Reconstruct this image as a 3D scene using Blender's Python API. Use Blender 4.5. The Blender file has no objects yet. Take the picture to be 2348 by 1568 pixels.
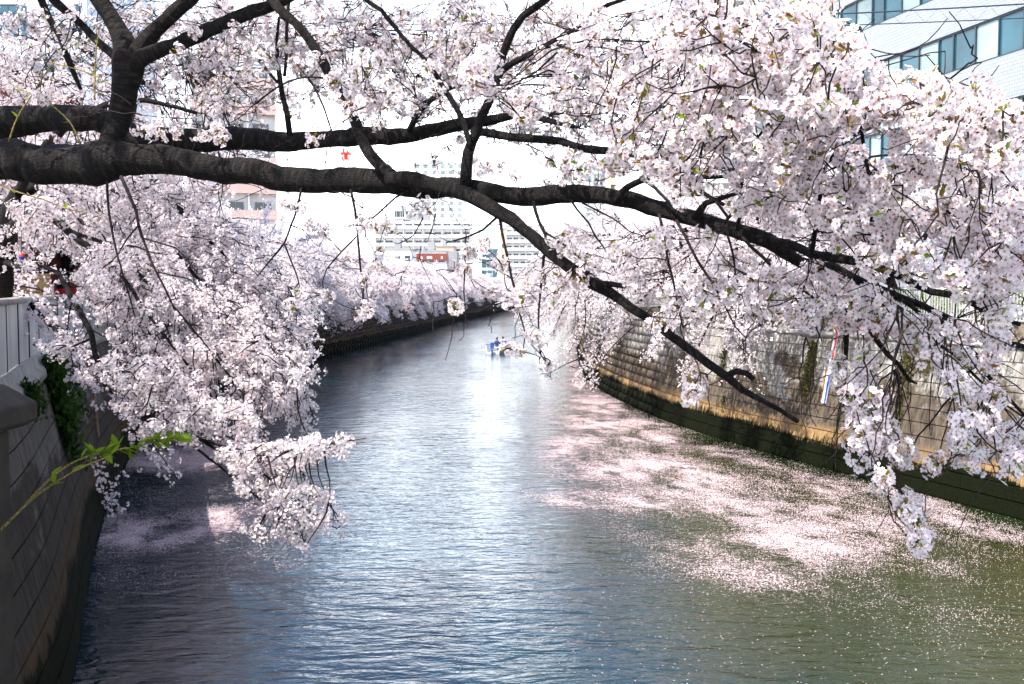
import bpy, bmesh, math, random
import numpy as np
from mathutils import Vector, Matrix
from mathutils.kdtree import KDTree

random.seed(11)
rng = np.random.default_rng(11)
R = math.radians
scene = bpy.context.scene
COL = scene.collection

# ------------------------------------------------------------------ camera, sky, sun, exposure
F, CX, CY, HY = 2288.0, 1173.5, 784.0, 663.0        # picture units (2347 wide): focal length, centre, horizon
H = 6.0                                             # eye height above the water
PITCH = math.atan((CY - HY) / F)
cam_d = bpy.data.cameras.new('camera')
cam = bpy.data.objects.new('camera', cam_d)
COL.objects.link(cam)
cam.location = (0, 0, H)
cam.rotation_euler = (math.pi / 2 - PITCH, 0, 0)
cam_d.sensor_width = 36
cam_d.lens = 36 * F / 2347
cam_d.clip_start = 0.1
cam_d.clip_end = 6000
scene.camera = cam

SUN_TO = Vector((-0.56, -0.36, 1.05)).normalized()   # towards the sun: high, from the left and a little behind
world = bpy.data.worlds.new('World')
scene.world = world
world.use_nodes = True
wn = world.node_tree
bgn = wn.nodes['Background']
sky = wn.nodes.new('ShaderNodeTexSky')
sky.sky_type = 'NISHITA'
sky.sun_disc = False
sky.sun_elevation = math.asin(SUN_TO.z)
sky.sun_rotation = math.atan2(SUN_TO.x, SUN_TO.y)
sky.air_density = 1.0
sky.dust_density = 1.0
sky.ozone_density = 1.2
# thin white spring haze and cloud low in the sky, the same all round, opening to blue overhead
w_geo = wn.nodes.new('ShaderNodeTexCoord')
w_sep = wn.nodes.new('ShaderNodeSeparateXYZ')
wn.links.new(w_geo.outputs['Generated'], w_sep.inputs[0])
w_noise = wn.nodes.new('ShaderNodeTexNoise')
w_noise.inputs['Scale'].default_value = 2.2
w_noise.inputs['Detail'].default_value = 5
wn.links.new(w_geo.outputs['Generated'], w_noise.inputs['Vector'])
w_add = wn.nodes.new('ShaderNodeMath')
w_add.operation = 'MULTIPLY_ADD'
w_add.inputs[1].default_value = 0.55
wn.links.new(w_noise.outputs['Fac'], w_add.inputs[0])
wn.links.new(w_sep.outputs['Z'], w_add.inputs[2])
w_ramp = wn.nodes.new('ShaderNodeValToRGB')
w_ramp.color_ramp.elements[0].position = 0.42
w_ramp.color_ramp.elements[0].color = (1, 1, 1, 1)
w_ramp.color_ramp.elements[1].position = 0.66
w_ramp.color_ramp.elements[1].color = (0, 0, 0, 1)
wn.links.new(w_add.outputs[0], w_ramp.inputs[0])
w_mix = wn.nodes.new('ShaderNodeMix')
w_mix.data_type = 'RGBA'
w_mix.inputs['B'].default_value = (9.3, 9.9, 10.6, 1)
wn.links.new(w_ramp.outputs[0], w_mix.inputs['Factor'])
wn.links.new(sky.outputs[0], w_mix.inputs['A'])
wn.links.new(w_mix.outputs['Result'], bgn.inputs[0])
bgn.inputs[1].default_value = 0.15
sun_d = bpy.data.lights.new('sun', 'SUN')
sun_d.energy = 4.6
sun_d.angle = R(0.53)
sun_d.color = (1.0, 0.95, 0.88)
sun = bpy.data.objects.new('sun', sun_d)
COL.objects.link(sun)
sun.rotation_euler = (-SUN_TO).to_track_quat('-Z', 'Y').to_euler()
sun.location = SUN_TO * 60

scene.view_settings.view_transform = 'Standard'
scene.view_settings.look = 'None'
scene.view_settings.exposure = 1.38
scene.view_settings.gamma = 1
scene.view_settings.use_curve_mapping = False
scene.render.engine = 'CYCLES'
scene.cycles.use_denoising = True
scene.cycles.max_bounces = 4
scene.cycles.diffuse_bounces = 2
scene.cycles.glossy_bounces = 2
scene.cycles.transmission_bounces = 2
scene.cycles.use_adaptive_sampling = True
scene.cycles.adaptive_threshold = 0.03
scene.cycles.sample_clamp_indirect = 8

def ray(x, y):
    a, b = (x - CX) / F, (CY - y) / F
    c, s = math.cos(PITCH), math.sin(PITCH)
    return Vector((a, c + b * s, -s + b * c))
def P(x, y, d):                                     # the point seen at (x, y) that lies d metres ahead
    r = ray(x, y)
    return Vector((0, 0, H)) + r * (d / r.y)
def G(x, y, z=0.0):                                 # the point seen at (x, y) on the level z
    r = ray(x, y)
    return Vector((0, 0, H)) + r * ((z - H) / r.z)
def proj(p):                                        # world points (N,3) to picture units and depth
    p = np.asarray(p, float) - np.array([0, 0, H])
    c, s = math.cos(PITCH), math.sin(PITCH)
    fw = p[:, 1] * c - p[:, 2] * s
    up = p[:, 1] * s + p[:, 2] * c
    fw = np.where(np.abs(fw) < 1e-6, 1e-6, fw)
    return CX + F * p[:, 0] / fw, CY - F * up / fw, fw

# ------------------------------------------------------------------ materials
MAT = {}
def nodes_of(name):
    m = bpy.data.materials.new(name)
    m.use_nodes = True
    nt = m.node_tree
    MAT[name] = m
    return m, nt, nt.nodes['Principled BSDF']
def N(nt, typ, **kw):
    n = nt.nodes.new(typ)
    for k, v in kw.items():
        if k in n.inputs.keys() if isinstance(k, str) else False:
            n.inputs[k].default_value = v
        else:
            setattr(n, k, v)
    return n
def ramp(nt, fac, stops, interp='LINEAR'):
    r = nt.nodes.new('ShaderNodeValToRGB')
    r.color_ramp.interpolation = interp
    while len(r.color_ramp.elements) < len(stops):
        r.color_ramp.elements.new(0.5)
    for e, (p, c) in zip(r.color_ramp.elements, stops):
        e.position = p
        e.color = (*c, 1) if len(c) == 3 else c
    nt.links.new(fac, r.inputs[0])
    return r.outputs[0]
def noise_tex(nt, vec, scale, detail=4, rough=0.55, dist=0.0):
    n = nt.nodes.new('ShaderNodeTexNoise')
    n.inputs['Scale'].default_value = scale
    n.inputs['Detail'].default_value = detail
    n.inputs['Roughness'].default_value = rough
    n.inputs['Distortion'].default_value = dist
    if vec is not None:
        nt.links.new(vec, n.inputs['Vector'])
    return n.outputs['Fac']
def mapping(nt, vec, scale=(1, 1, 1), loc=(0, 0, 0), rot=(0, 0, 0)):
    m = nt.nodes.new('ShaderNodeMapping')
    m.inputs['Scale'].default_value = scale
    m.inputs['Location'].default_value = loc
    m.inputs['Rotation'].default_value = rot
    nt.links.new(vec, m.inputs['Vector'])
    return m.outputs[0]
def mix(nt, fac, a, b, mode='MIX'):
    n = nt.nodes.new('ShaderNodeMix')
    n.data_type = 'RGBA'
    n.blend_type = mode
    for sock, v in ((n.inputs['Factor'], fac), (n.inputs['A'], a), (n.inputs['B'], b)):
        if isinstance(v, (int, float)):
            sock.default_value = v
        elif isinstance(v, (tuple, list)):
            sock.default_value = (*v, 1)
        else:
            nt.links.new(v, sock)
    return n.outputs['Result']
def mth(nt, op, a, b=None, clamp=False):
    n = nt.nodes.new('ShaderNodeMath')
    n.operation = op
    n.use_clamp = clamp
    for s, v in zip(n.inputs, (a, b)):
        if v is None:
            continue
        if isinstance(v, (int, float)):
            s.default_value = v
        else:
            nt.links.new(v, s)
    return n.outputs[0]
def bump(nt, height, strength, dist, bsdf):
    b = nt.nodes.new('ShaderNodeBump')
    b.inputs['Strength'].default_value = strength
    b.inputs['Distance'].default_value = dist
    nt.links.new(height, b.inputs['Height'])
    nt.links.new(b.outputs[0], bsdf.inputs['Normal'])
    return b
def plain(name, col, rough=0.6, metal=0.0, var=0.12, scale=6.0, spec=0.4):
    m, nt, b = nodes_of(name)
    g = nt.nodes.new('ShaderNodeTexCoord')
    f = noise_tex(nt, g.outputs['Object'], scale, 5, 0.6)
    c = ramp(nt, f, [(0.25, tuple(x * (1 - var) for x in col)), (0.75, tuple(min(1, x * (1 + var)) for x in col))])
    nt.links.new(c, b.inputs['Base Color'])
    b.inputs['Roughness'].default_value = rough
    b.inputs['Metallic'].default_value = metal
    b.inputs['Specular IOR Level'].default_value = spec
    return m
def leafy(name, ca, cb, trans=0.35, rough=0.55):
    m, nt, b = nodes_of(name)
    oi = nt.nodes.new('ShaderNodeObjectInfo')
    geo = nt.nodes.new('ShaderNodeNewGeometry')
    n1 = noise_tex(nt, geo.outputs['Position'], 9.0, 2)
    f = mth(nt, 'ADD', mth(nt, 'MULTIPLY', oi.outputs['Random'], 0.45), mth(nt, 'MULTIPLY', n1, 0.75), True)
    c = ramp(nt, f, [(0.2, ca), (0.85, cb)])
    d = nt.nodes.new('ShaderNodeBsdfDiffuse')
    t = nt.nodes.new('ShaderNodeBsdfTranslucent')
    ms = nt.nodes.new('ShaderNodeMixShader')
    ms.inputs[0].default_value = trans
    nt.links.new(c, d.inputs[0])
    nt.links.new(c, t.inputs[0])
    nt.links.new(d.outputs[0], ms.inputs[1])
    nt.links.new(t.outputs[0], ms.inputs[2])
    nt.links.new(ms.outputs[0], nt.nodes['Material Output'].inputs['Surface'])
    nt.nodes.remove(b)
    return m

leafy('petal', (0.86, 0.715, 0.745), (0.90, 0.835, 0.84), 0.44)
leafy('flower_heart', (0.42, 0.10, 0.14), (0.50, 0.22, 0.16), 0.2)
leafy('stamen', (0.62, 0.45, 0.22), (0.75, 0.66, 0.45), 0.2)
leafy('stalk', (0.16, 0.10, 0.04), (0.24, 0.20, 0.06), 0.2)
leafy('young_leaf', (0.24, 0.085, 0.025), (0.20, 0.19, 0.035), 0.4)
leafy('green_leaf', (0.10, 0.18, 0.012), (0.24, 0.33, 0.03), 0.45)
leafy('ivy_leaf', (0.012, 0.035, 0.008), (0.05, 0.10, 0.022), 0.25)
leafy('dry_ivy_leaf', (0.05, 0.045, 0.018), (0.10, 0.09, 0.03), 0.25)
leafy('evergreen_leaf', (0.012, 0.03, 0.02), (0.03, 0.07, 0.045), 0.25)
leafy('fallen_petal', (0.62, 0.44, 0.46), (0.74, 0.60, 0.61), 0.1)

def bark(name, ca, cb, bstr):
    m, nt, b = nodes_of(name)
    uv = nt.nodes.new('ShaderNodeUVMap')
    v1 = mapping(nt, uv.outputs[0], (2.5, 38, 1))
    v2 = mapping(nt, uv.outputs[0], (14, 24, 1))
    geo = nt.nodes.new('ShaderNodeNewGeometry')
    rings = noise_tex(nt, v1, 1.0, 4, 0.65)
    spots = noise_tex(nt, v2, 1.6, 5, 0.7)
    big = noise_tex(nt, geo.outputs['Position'], 3.0, 5, 0.65)
    hgt = mth(nt, 'ADD', mth(nt, 'MULTIPLY', rings, 0.6), mth(nt, 'MULTIPLY', spots, 0.7))
    c = ramp(nt, mth(nt, 'ADD', mth(nt, 'MULTIPLY', rings, 0.55), mth(nt, 'ADD', mth(nt, 'MULTIPLY', spots, 0.25), mth(nt, 'MULTIPLY', big, 0.2))), [(0.42, ca), (0.52, cb), (0.63, tuple(3.8 * x for x in cb))])
    nt.links.new(c, b.inputs['Base Color'])
    b.inputs['Roughness'].default_value = 0.75
    b.inputs['Specular IOR Level'].default_value = 0.18
    bump(nt, hgt, bstr, 0.05, b)
    return m
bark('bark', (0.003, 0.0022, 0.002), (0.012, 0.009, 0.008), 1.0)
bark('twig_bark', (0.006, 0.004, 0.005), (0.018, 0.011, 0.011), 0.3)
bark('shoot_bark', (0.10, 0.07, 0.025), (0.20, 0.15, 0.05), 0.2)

def wall_mat(name, dark):
    m, nt, b = nodes_of(name)
    geo = nt.nodes.new('ShaderNodeNewGeometry')
    pos = geo.outputs['Position']
    sep = nt.nodes.new('ShaderNodeSeparateXYZ')
    nt.links.new(pos, sep.inputs[0])
    z = sep.outputs['Z']
    streak = noise_tex(nt, mapping(nt, pos, (5.0, 5.0, 0.35)), 1.0, 6, 0.7)
    fine = noise_tex(nt, mapping(nt, pos, (14, 14, 1.5)), 1.0, 4, 0.7)
    blot = noise_tex(nt, mapping(nt, pos, (0.45, 0.45, 0.8)), 1.0, 5, 0.6)
    grain = noise_tex(nt, pos, 45, 3, 0.6)
    s = mth(nt, 'ADD', mth(nt, 'MULTIPLY', streak, 0.6), mth(nt, 'MULTIPLY', fine, 0.4))
    pale = ramp(nt, s, [(0.34, (0.06, 0.05, 0.042)), (0.48, (0.22, 0.20, 0.175)), (0.64, (0.42, 0.41, 0.38))])
    dirt = ramp(nt, s, [(0.36, (0.026, 0.020, 0.015)), (0.64, (0.15, 0.12, 0.09))])
    grimy = mth(nt, 'ADD', mth(nt, 'MULTIPLY', blot, 2.4), mth(nt, 'MULTIPLY', mth(nt, 'SUBTRACT', 2.1, z), 0.42))
    c = mix(nt, ramp(nt, grimy, [(0.85, (0, 0, 0)), (1.55, (1, 1, 1))]), pale, dirt)
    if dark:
        c = mix(nt, 0.62, c, (0.020, 0.019, 0.020))  # shade on this wall mixed into its colour
    ochre = ramp(nt, s, [(0.34, (0.10, 0.055, 0.022)), (0.62, (0.34, 0.22, 0.105))])
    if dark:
        ochre = mix(nt, 0.85, ochre, (0.028, 0.020, 0.014))  # same painted shade over the ochre band
    zz = mth(nt, 'ADD', z, mth(nt, 'MULTIPLY', mth(nt, 'SUBTRACT', streak, 0.5), 1.1))
    band = ramp(nt, mth(nt, 'MULTIPLY', mth(nt, 'SUBTRACT', zz, 1.0), 1.4), [(0.30, (1, 1, 1)), (0.62, (0, 0, 0))])
    brk = noise_tex(nt, mapping(nt, pos, (0.8, 0.8, 0.5)), 1.0, 4, 0.6)
    band = mth(nt, 'MULTIPLY', band, ramp(nt, brk, [(0.34, (0.25, 0.25, 0.25)), (0.56, (1, 1, 1))]))
    c = mix(nt, band, c, ochre)
    za = mth(nt, 'ADD', z, mth(nt, 'MULTIPLY', mth(nt, 'SUBTRACT', fine, 0.5), 0.75))
    za = mth(nt, 'ADD', za, mth(nt, 'MULTIPLY', mth(nt, 'SUBTRACT', blot, 0.5), 1.1))
    alg = ramp(nt, mth(nt, 'SUBTRACT', za, 0.35), [(0.52, (1, 1, 1)), (0.66, (0, 0, 0))])
    algc = ramp(nt, grain, [(0.40, (0.0015, 0.002, 0.001)), (0.78, (0.012, 0.016, 0.004))])
    c = mix(nt, alg, c, algc)
    nt.links.new(c, b.inputs['Base Color'])
    b.inputs['Roughness'].default_value = 0.85
    b.inputs['Specular IOR Level'].default_value = 0.06
    bump(nt, mth(nt, 'ADD', grain, fine), 0.5, 0.02, b)
    return m
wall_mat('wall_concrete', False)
wall_mat('painted_shade_wall_concrete', True)
plain('joint', (0.05, 0.045, 0.04), 0.9)
plain('coping_concrete', (0.30, 0.285, 0.26), 0.85, var=0.35, scale=3)
plain('upper_wall', (0.11, 0.088, 0.062), 0.9, var=0.5, scale=5)
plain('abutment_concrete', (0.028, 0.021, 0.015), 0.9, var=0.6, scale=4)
plain('paving', (0.30, 0.28, 0.26), 0.9, var=0.25, scale=1.5)
plain('soil', (0.12, 0.095, 0.06), 0.95, var=0.4, scale=2)
plain('white_paint', (0.74, 0.745, 0.75), 0.5, var=0.05)
plain('grey_paint', (0.42, 0.44, 0.42), 0.45, var=0.12)
plain('white_render', (0.72, 0.71, 0.69), 0.8, var=0.05, scale=0.6)
plain('cream_render', (0.72, 0.66, 0.56), 0.8, var=0.06, scale=0.6)
plain('peach_render', (0.62, 0.42, 0.30), 0.8, var=0.08, scale=0.6)
plain('salmon_render', (0.55, 0.38, 0.34), 0.8, var=0.08, scale=0.6)
plain('pale_blue_panel', (0.50, 0.58, 0.64), 0.5, var=0.06)
plain('brick_red', (0.22, 0.055, 0.04), 0.8, var=0.2, scale=3)
plain('roof_grey', (0.28, 0.28, 0.28), 0.8)
plain('dark_metal', (0.03, 0.035, 0.04), 0.5)
plain('dark_frame', (0.025, 0.04, 0.05), 0.4)
plain('mast_grey', (0.36, 0.38, 0.40), 0.5)
plain('red_paint', (0.62, 0.03, 0.02), 0.4)
plain('blue_paint', (0.02, 0.07, 0.42), 0.4)
plain('cable_black', (0.015, 0.03, 0.045), 0.5)
plain('rusty_iron', (0.16, 0.075, 0.04), 0.8, var=0.45, scale=12)
plain('rust_stain', (0.22, 0.11, 0.02), 0.9, var=0.3)
plain('straw_mat', (0.42, 0.28, 0.12), 0.85, var=0.35, scale=14)
plain('boat_white', (0.62, 0.62, 0.61), 0.35)
plain('boat_blue', (0.015, 0.09, 0.32), 0.35)
plain('dark_cloth', (0.02, 0.025, 0.04), 0.8)
plain('hair_black', (0.012, 0.010, 0.009), 0.6)
plain('red_cloth', (0.42, 0.02, 0.025), 0.8)
plain('curtain', (0.62, 0.62, 0.58), 0.9, var=0.1)

m, nt, b = nodes_of('fence_panel')
geo = nt.nodes.new('ShaderNodeNewGeometry')
f1 = noise_tex(nt, mapping(nt, geo.outputs['Position'], (2.2, 2.2, 0.12)), 1.0, 5, 0.6)
f2 = noise_tex(nt, mapping(nt, geo.outputs['Position'], (18, 18, 1.2)), 1.0, 4, 0.7)
c = ramp(nt, mth(nt, 'ADD', mth(nt, 'MULTIPLY', f1, 0.65), mth(nt, 'MULTIPLY', f2, 0.35)), [(0.35, (0.24, 0.25, 0.26)), (0.62, (0.50, 0.53, 0.55))])
nt.links.new(c, b.inputs['Base Color'])
b.inputs['Roughness'].default_value = 0.42

m, nt, b = nodes_of('tile_wall')                    # small pale grey tiles, too far off to count
tc = nt.nodes.new('ShaderNodeTexCoord')
bt = nt.nodes.new('ShaderNodeTexBrick')
nt.links.new(mapping(nt, tc.outputs['UV'], (1, 1, 1)), bt.inputs['Vector'])
bt.inputs['Scale'].default_value = 1.0
bt.inputs['Brick Width'].default_value = 0.30
bt.inputs['Row Height'].default_value = 0.16
bt.inputs['Mortar Size'].default_value = 0.012
bt.inputs['Color1'].default_value = (0.26, 0.28, 0.32, 1)
bt.inputs['Color2'].default_value = (0.31, 0.33, 0.365, 1)
bt.inputs['Mortar'].default_value = (0.17, 0.19, 0.22, 1)
nt.links.new(bt.outputs['Color'], b.inputs['Base Color'])
b.inputs['Roughness'].default_value = 0.55

def glass(name, tint):
    m, nt, b = nodes_of(name)
    geo = nt.nodes.new('ShaderNodeNewGeometry')
    f = noise_tex(nt, geo.outputs['Position'], 0.35, 3)
    c = ramp(nt, f, [(0.35, tuple(0.5 * x for x in tint)), (0.65, tint)])
    nt.links.new(c, b.inputs['Base Color'])
    b.inputs['Roughness'].default_value = 0.03
    b.inputs['Specular IOR Level'].default_value = 0.5
    return m
glass('window_glass', (0.02, 0.10, 0.14))
glass('blind_haze_glass', (0.26, 0.34, 0.34))
glass('dim_glass', (0.05, 0.07, 0.085))

# river water: murky olive body, rippled mirror surface
m, nt, b = nodes_of('river_water')
geo = nt.nodes.new('ShaderNodeNewGeometry')
pos = geo.outputs['Position']
w1 = noise_tex(nt, mapping(nt, pos, (0.9, 2.3, 1), rot=(0, 0, 0.10)), 1.0, 2, 0.5, 0.6)
w2 = noise_tex(nt, mapping(nt, pos, (2.6, 6.0, 1), rot=(0, 0, -0.08)), 1.0, 3, 0.55, 0.5)
w3 = noise_tex(nt, mapping(nt, pos, (8, 15, 1)), 1.0, 2, 0.5)
calm = noise_tex(nt, mapping(nt, pos, (0.10, 0.05, 1)), 1.0, 3, 0.6)
amp = ramp(nt, calm, [(0.35, (0.45, 0.45, 0.45)), (0.65, (1, 1, 1))])
hgt = mth(nt, 'ADD', mth(nt, 'MULTIPLY', w1, 0.60), mth(nt, 'ADD', mth(nt, 'MULTIPLY', w2, 0.24), mth(nt, 'MULTIPLY', w3, 0.05)))
hgt = mth(nt, 'MULTIPLY', hgt, amp)
bump(nt, hgt, 1.0, 0.105, b)
cw = ramp(nt, calm, [(0.3, (0.009, 0.017, 0.005)), (0.7, (0.019, 0.027, 0.006))])
# olive body by the sunlit wall; elsewhere sky reflection painted in as blue-green
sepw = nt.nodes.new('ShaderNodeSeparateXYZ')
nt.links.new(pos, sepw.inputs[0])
edge_noise = noise_tex(nt, mapping(nt, pos, (0.25, 0.12, 1)), 1.0, 4, 0.6)
sky_blue_mask = mth(nt, 'ADD', mth(nt, 'MULTIPLY', sepw.outputs['X'], 0.10), edge_noise)
cw = mix(nt, ramp(nt, sky_blue_mask, [(0.45, (1, 1, 1)), (0.95, (0, 0, 0))]), cw, (0.002, 0.015, 0.026))
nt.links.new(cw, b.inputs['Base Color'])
b.inputs['Roughness'].default_value = 0.04
b.inputs['IOR'].default_value = 1.5
b.inputs['Specular IOR Level'].default_value = 0.5

# ------------------------------------------------------------------ object helpers
def props(o, label=None, cat=None, group=None, kind=None):
    if label: o['label'] = label
    if cat: o['category'] = cat
    if group: o['group'] = group
    if kind: o['kind'] = kind
    return o
def root(name, loc=(0, 0, 0), label=None, cat=None, group=None, rz=0.0):
    o = bpy.data.objects.new(name, None)
    o.empty_display_size = 0.3
    COL.objects.link(o)
    o.location = loc
    o.rotation_euler = (0, 0, rz)
    return props(o, label, cat, group)
def link(name, me, parent=None, mat=None, matrix=None):
    o = bpy.data.objects.new(name, me)
    COL.objects.link(o)
    if mat is not None and not me.materials:
        for k in (mat if isinstance(mat, (list, tuple)) else [mat]):
            me.materials.append(MAT[k])
    if parent is not None:
        o.parent = parent
        # a root stands where its transform says; a part linked here has its world matrix in matrix_basis
        pm = parent.matrix_basis.copy() if parent.parent is not None else Matrix.LocRotScale(parent.location, parent.rotation_euler, parent.scale)
        o.matrix_parent_inverse = pm.inverted()
    if matrix is not None:
        o.matrix_basis = matrix
    return o
def npmesh(name, V, polys, midx=None, uv=None, smooth=False):
    """V (N,3); polys: list of (M,k) int arrays"""
    me = bpy.data.meshes.new(name)
    V = np.asarray(V, np.float32)
    me.vertices.add(len(V))
    me.vertices.foreach_set('co', V.ravel())
    loops = np.concatenate([p.ravel() for p in polys]).astype(np.int32)
    tot = np.concatenate([np.full(len(p), p.shape[1], np.int32) for p in polys])
    start = np.concatenate([[0], np.cumsum(tot)[:-1]]).astype(np.int32)
    me.loops.add(len(loops))
    me.loops.foreach_set('vertex_index', loops)
    me.polygons.add(len(tot))
    me.polygons.foreach_set('loop_start', start)
    if midx is not None:
        me.polygons.foreach_set('material_index', np.asarray(midx, np.int32))
    if smooth:
        me.polygons.foreach_set('use_smooth', np.ones(len(tot), bool))
    me.update(calc_edges=True)
    if uv is not None:
        l = me.uv_layers.new(name='UVMap')
        l.data.foreach_set('uv', np.asarray(uv, np.float32)[loops].ravel())
    me.validate()
    return me
class MB:
    def __init__(s):
        s.v, s.f, s.m, s.uv = [], [], [], []
    def add(s, vs, fs, mi=0):
        o = len(s.v)
        s.v += [tuple(x) for x in vs]
        s.f += [[i + o for i in f] for f in fs]
        s.m += [mi] * len(fs)
    def box(s, lo, hi, mi=0, M=None):
        (a, b_, c_), (d, e, f_) = lo, hi
        vs = [Vector(p) for p in ((a, b_, c_), (d, b_, c_), (d, e, c_), (a, e, c_), (a, b_, f_), (d, b_, f_), (d, e, f_), (a, e, f_))]
        if M is not None:
            vs = [M @ v for v in vs]
        s.add(vs, [(3, 2, 1, 0), (4, 5, 6, 7), (0, 1, 5, 4), (1, 2, 6, 5), (2, 3, 7, 6), (3, 0, 4, 7)], mi)
    def bar(s, p, q, r, n=6, mi=0, r2=None):
        p, q = Vector(p), Vector(q)
        d = (q - p).normalized()
        u = d.orthogonal().normalized()
        w = d.cross(u)
        r2 = r if r2 is None else r2
        vs = []
        for c, rr in ((p, r), (q, r2)):
            for k in range(n):
                a = 2 * math.pi * k / n
                vs.append(c + (u * math.cos(a) + w * math.sin(a)) * rr)
        fs = [(k, (k + 1) % n, n + (k + 1) % n, n + k) for k in range(n)]
        fs += [tuple(range(n))[::-1], tuple(range(n, 2 * n))]
        s.add(vs, fs, mi)
    def mesh(s, name, mats, bevel=0.0, smooth=False):
        me = bpy.data.meshes.new(name)
        me.from_pydata(s.v, [], s.f)
        for k in (mats if isinstance(mats, (list, tuple)) else [mats]):
            me.materials.append(MAT[k])
        me.polygons.foreach_set('material_index', s.m)
        if smooth:
            me.polygons.foreach_set('use_smooth', [True] * len(s.f))
        me.update()
        if bevel:
            bm = bmesh.new()
            bm.from_mesh(me)
            bmesh.ops.bevel(bm, geom=bm.edges[:], offset=bevel, segments=1, affect='EDGES')
            bm.to_mesh(me)
            bm.free()
        return me
    def build(s, name, mats, parent=None, bevel=0.0, smooth=False):
        return link(name, s.mesh(name, mats, bevel, smooth), parent)

def smooth_path(pts, step):
    """Catmull-Rom through pts (each x, y, z, r...) resampled about every step"""
    pts = np.asarray(pts, float)
    if len(pts) < 3:
        n = max(2, int(np.linalg.norm(pts[1, :3] - pts[0, :3]) / step) + 1)
        t = np.linspace(0, 1, n)[:, None]
        return pts[0] * (1 - t) + pts[1] * t
    ext = np.vstack([2 * pts[0] - pts[1], pts, 2 * pts[-1] - pts[-2]])
    out = []
    for i in range(1, len(ext) - 2):
        p0, p1, p2, p3 = ext[i - 1:i + 3]
        n = max(1, int(np.linalg.norm(p2[:3] - p1[:3]) / step))
        for t in np.arange(n) / n:
            out.append(0.5 * ((2 * p1) + (-p0 + p2) * t + (2 * p0 - 5 * p1 + 4 * p2 - p3) * t * t + (-p0 + 3 * p1 - 3 * p2 + p3) * t ** 3))
    out.append(ext[-2])
    return np.array(out)
class Tubes:
    def __init__(s):
        s.V, s.Q, s.UV, s.C, s.n = [], [], [], [], 0
    def add(s, path, rad, sides=6, cap=True, lump=0.0):
        path = np.asarray(path, float)
        rad = np.asarray(rad, float)
        n = len(path)
        if n < 2:
            return
        T = np.gradient(path, axis=0)
        T /= np.linalg.norm(T, axis=1)[:, None] + 1e-9
        ref = np.array([0.0, 0.0, 1.0]) if abs(T[0, 2]) < 0.9 else np.array([1.0, 0.0, 0.0])
        U = np.zeros_like(path)
        u = ref - T[0] * (ref @ T[0])
        for i in range(n):
            u = u - T[i] * (u @ T[i])
            u /= np.linalg.norm(u) + 1e-9
            U[i] = u
        W = np.cross(T, U)
        a = np.arange(sides) * 2 * math.pi / sides
        rr = rad[:, None] * np.ones(sides)[None]
        if lump:
            rr = rr * (1 + lump * rng.normal(size=(n, sides)).clip(-2, 2))
        V = path[:, None] + (U[:, None] * np.cos(a)[None, :, None] + W[:, None] * np.sin(a)[None, :, None]) * rr[..., None]
        L = np.concatenate([[0], np.cumsum(np.linalg.norm(np.diff(path, axis=0), axis=1))])
        uv = np.stack([np.broadcast_to(np.abs(a / math.pi - 1)[None] + rng.random() * 9, (n, sides)), np.broadcast_to(L[:, None], (n, sides))], -1)
        i = np.arange(n - 1)[:, None] * sides
        k = np.arange(sides)[None]
        k2 = (k + 1) % sides
        q = np.stack([i + k, i + k2, i + sides + k2, i + sides + k], -1).reshape(-1, 4)
        s.V.append(V.reshape(-1, 3))
        s.UV.append(uv.reshape(-1, 2))
        s.Q.append(q + s.n)
        if cap and sides >= 3:
            s.C.append((sides, (np.arange(sides)[::-1] + s.n)[None]))
            s.C.append((sides, (np.arange(sides) + s.n + (n - 1) * sides)[None]))
        s.n += n * sides
    def mesh(s, name, mat, smooth=True):
        polys = [np.concatenate(s.Q)]
        by = {}
        for k, c_ in s.C:
            by.setdefault(k, []).append(c_)
        polys += [np.concatenate(v) for v in by.values()]
        me = npmesh(name, np.concatenate(s.V), polys, uv=np.concatenate(s.UV), smooth=smooth)
        me.materials.append(MAT[mat])
        return me
def rand_rot(n):
    q = rng.normal(size=(n, 4))
    q /= np.linalg.norm(q, axis=1)[:, None]
    w, x, y, z = q.T
    return np.stack([np.stack([1 - 2 * (y * y + z * z), 2 * (x * y - z * w), 2 * (x * z + y * w)], -1),
                     np.stack([2 * (x * y + z * w), 1 - 2 * (x * x + z * z), 2 * (y * z - x * w)], -1),
                     np.stack([2 * (x * z - y * w), 2 * (y * z + x * w), 1 - 2 * (x * x + y * y)], -1)], -2)
def frames(nrm):
    """rotation matrices whose z axis is nrm, spun at random"""
    n = nrm / (np.linalg.norm(nrm, axis=1)[:, None] + 1e-9)
    r_ = rng.normal(size=n.shape)
    x = np.cross(r_, n)
    x /= np.linalg.norm(x, axis=1)[:, None] + 1e-9
    y = np.cross(n, x)
    return np.stack([x, y, n], -1)

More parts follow.
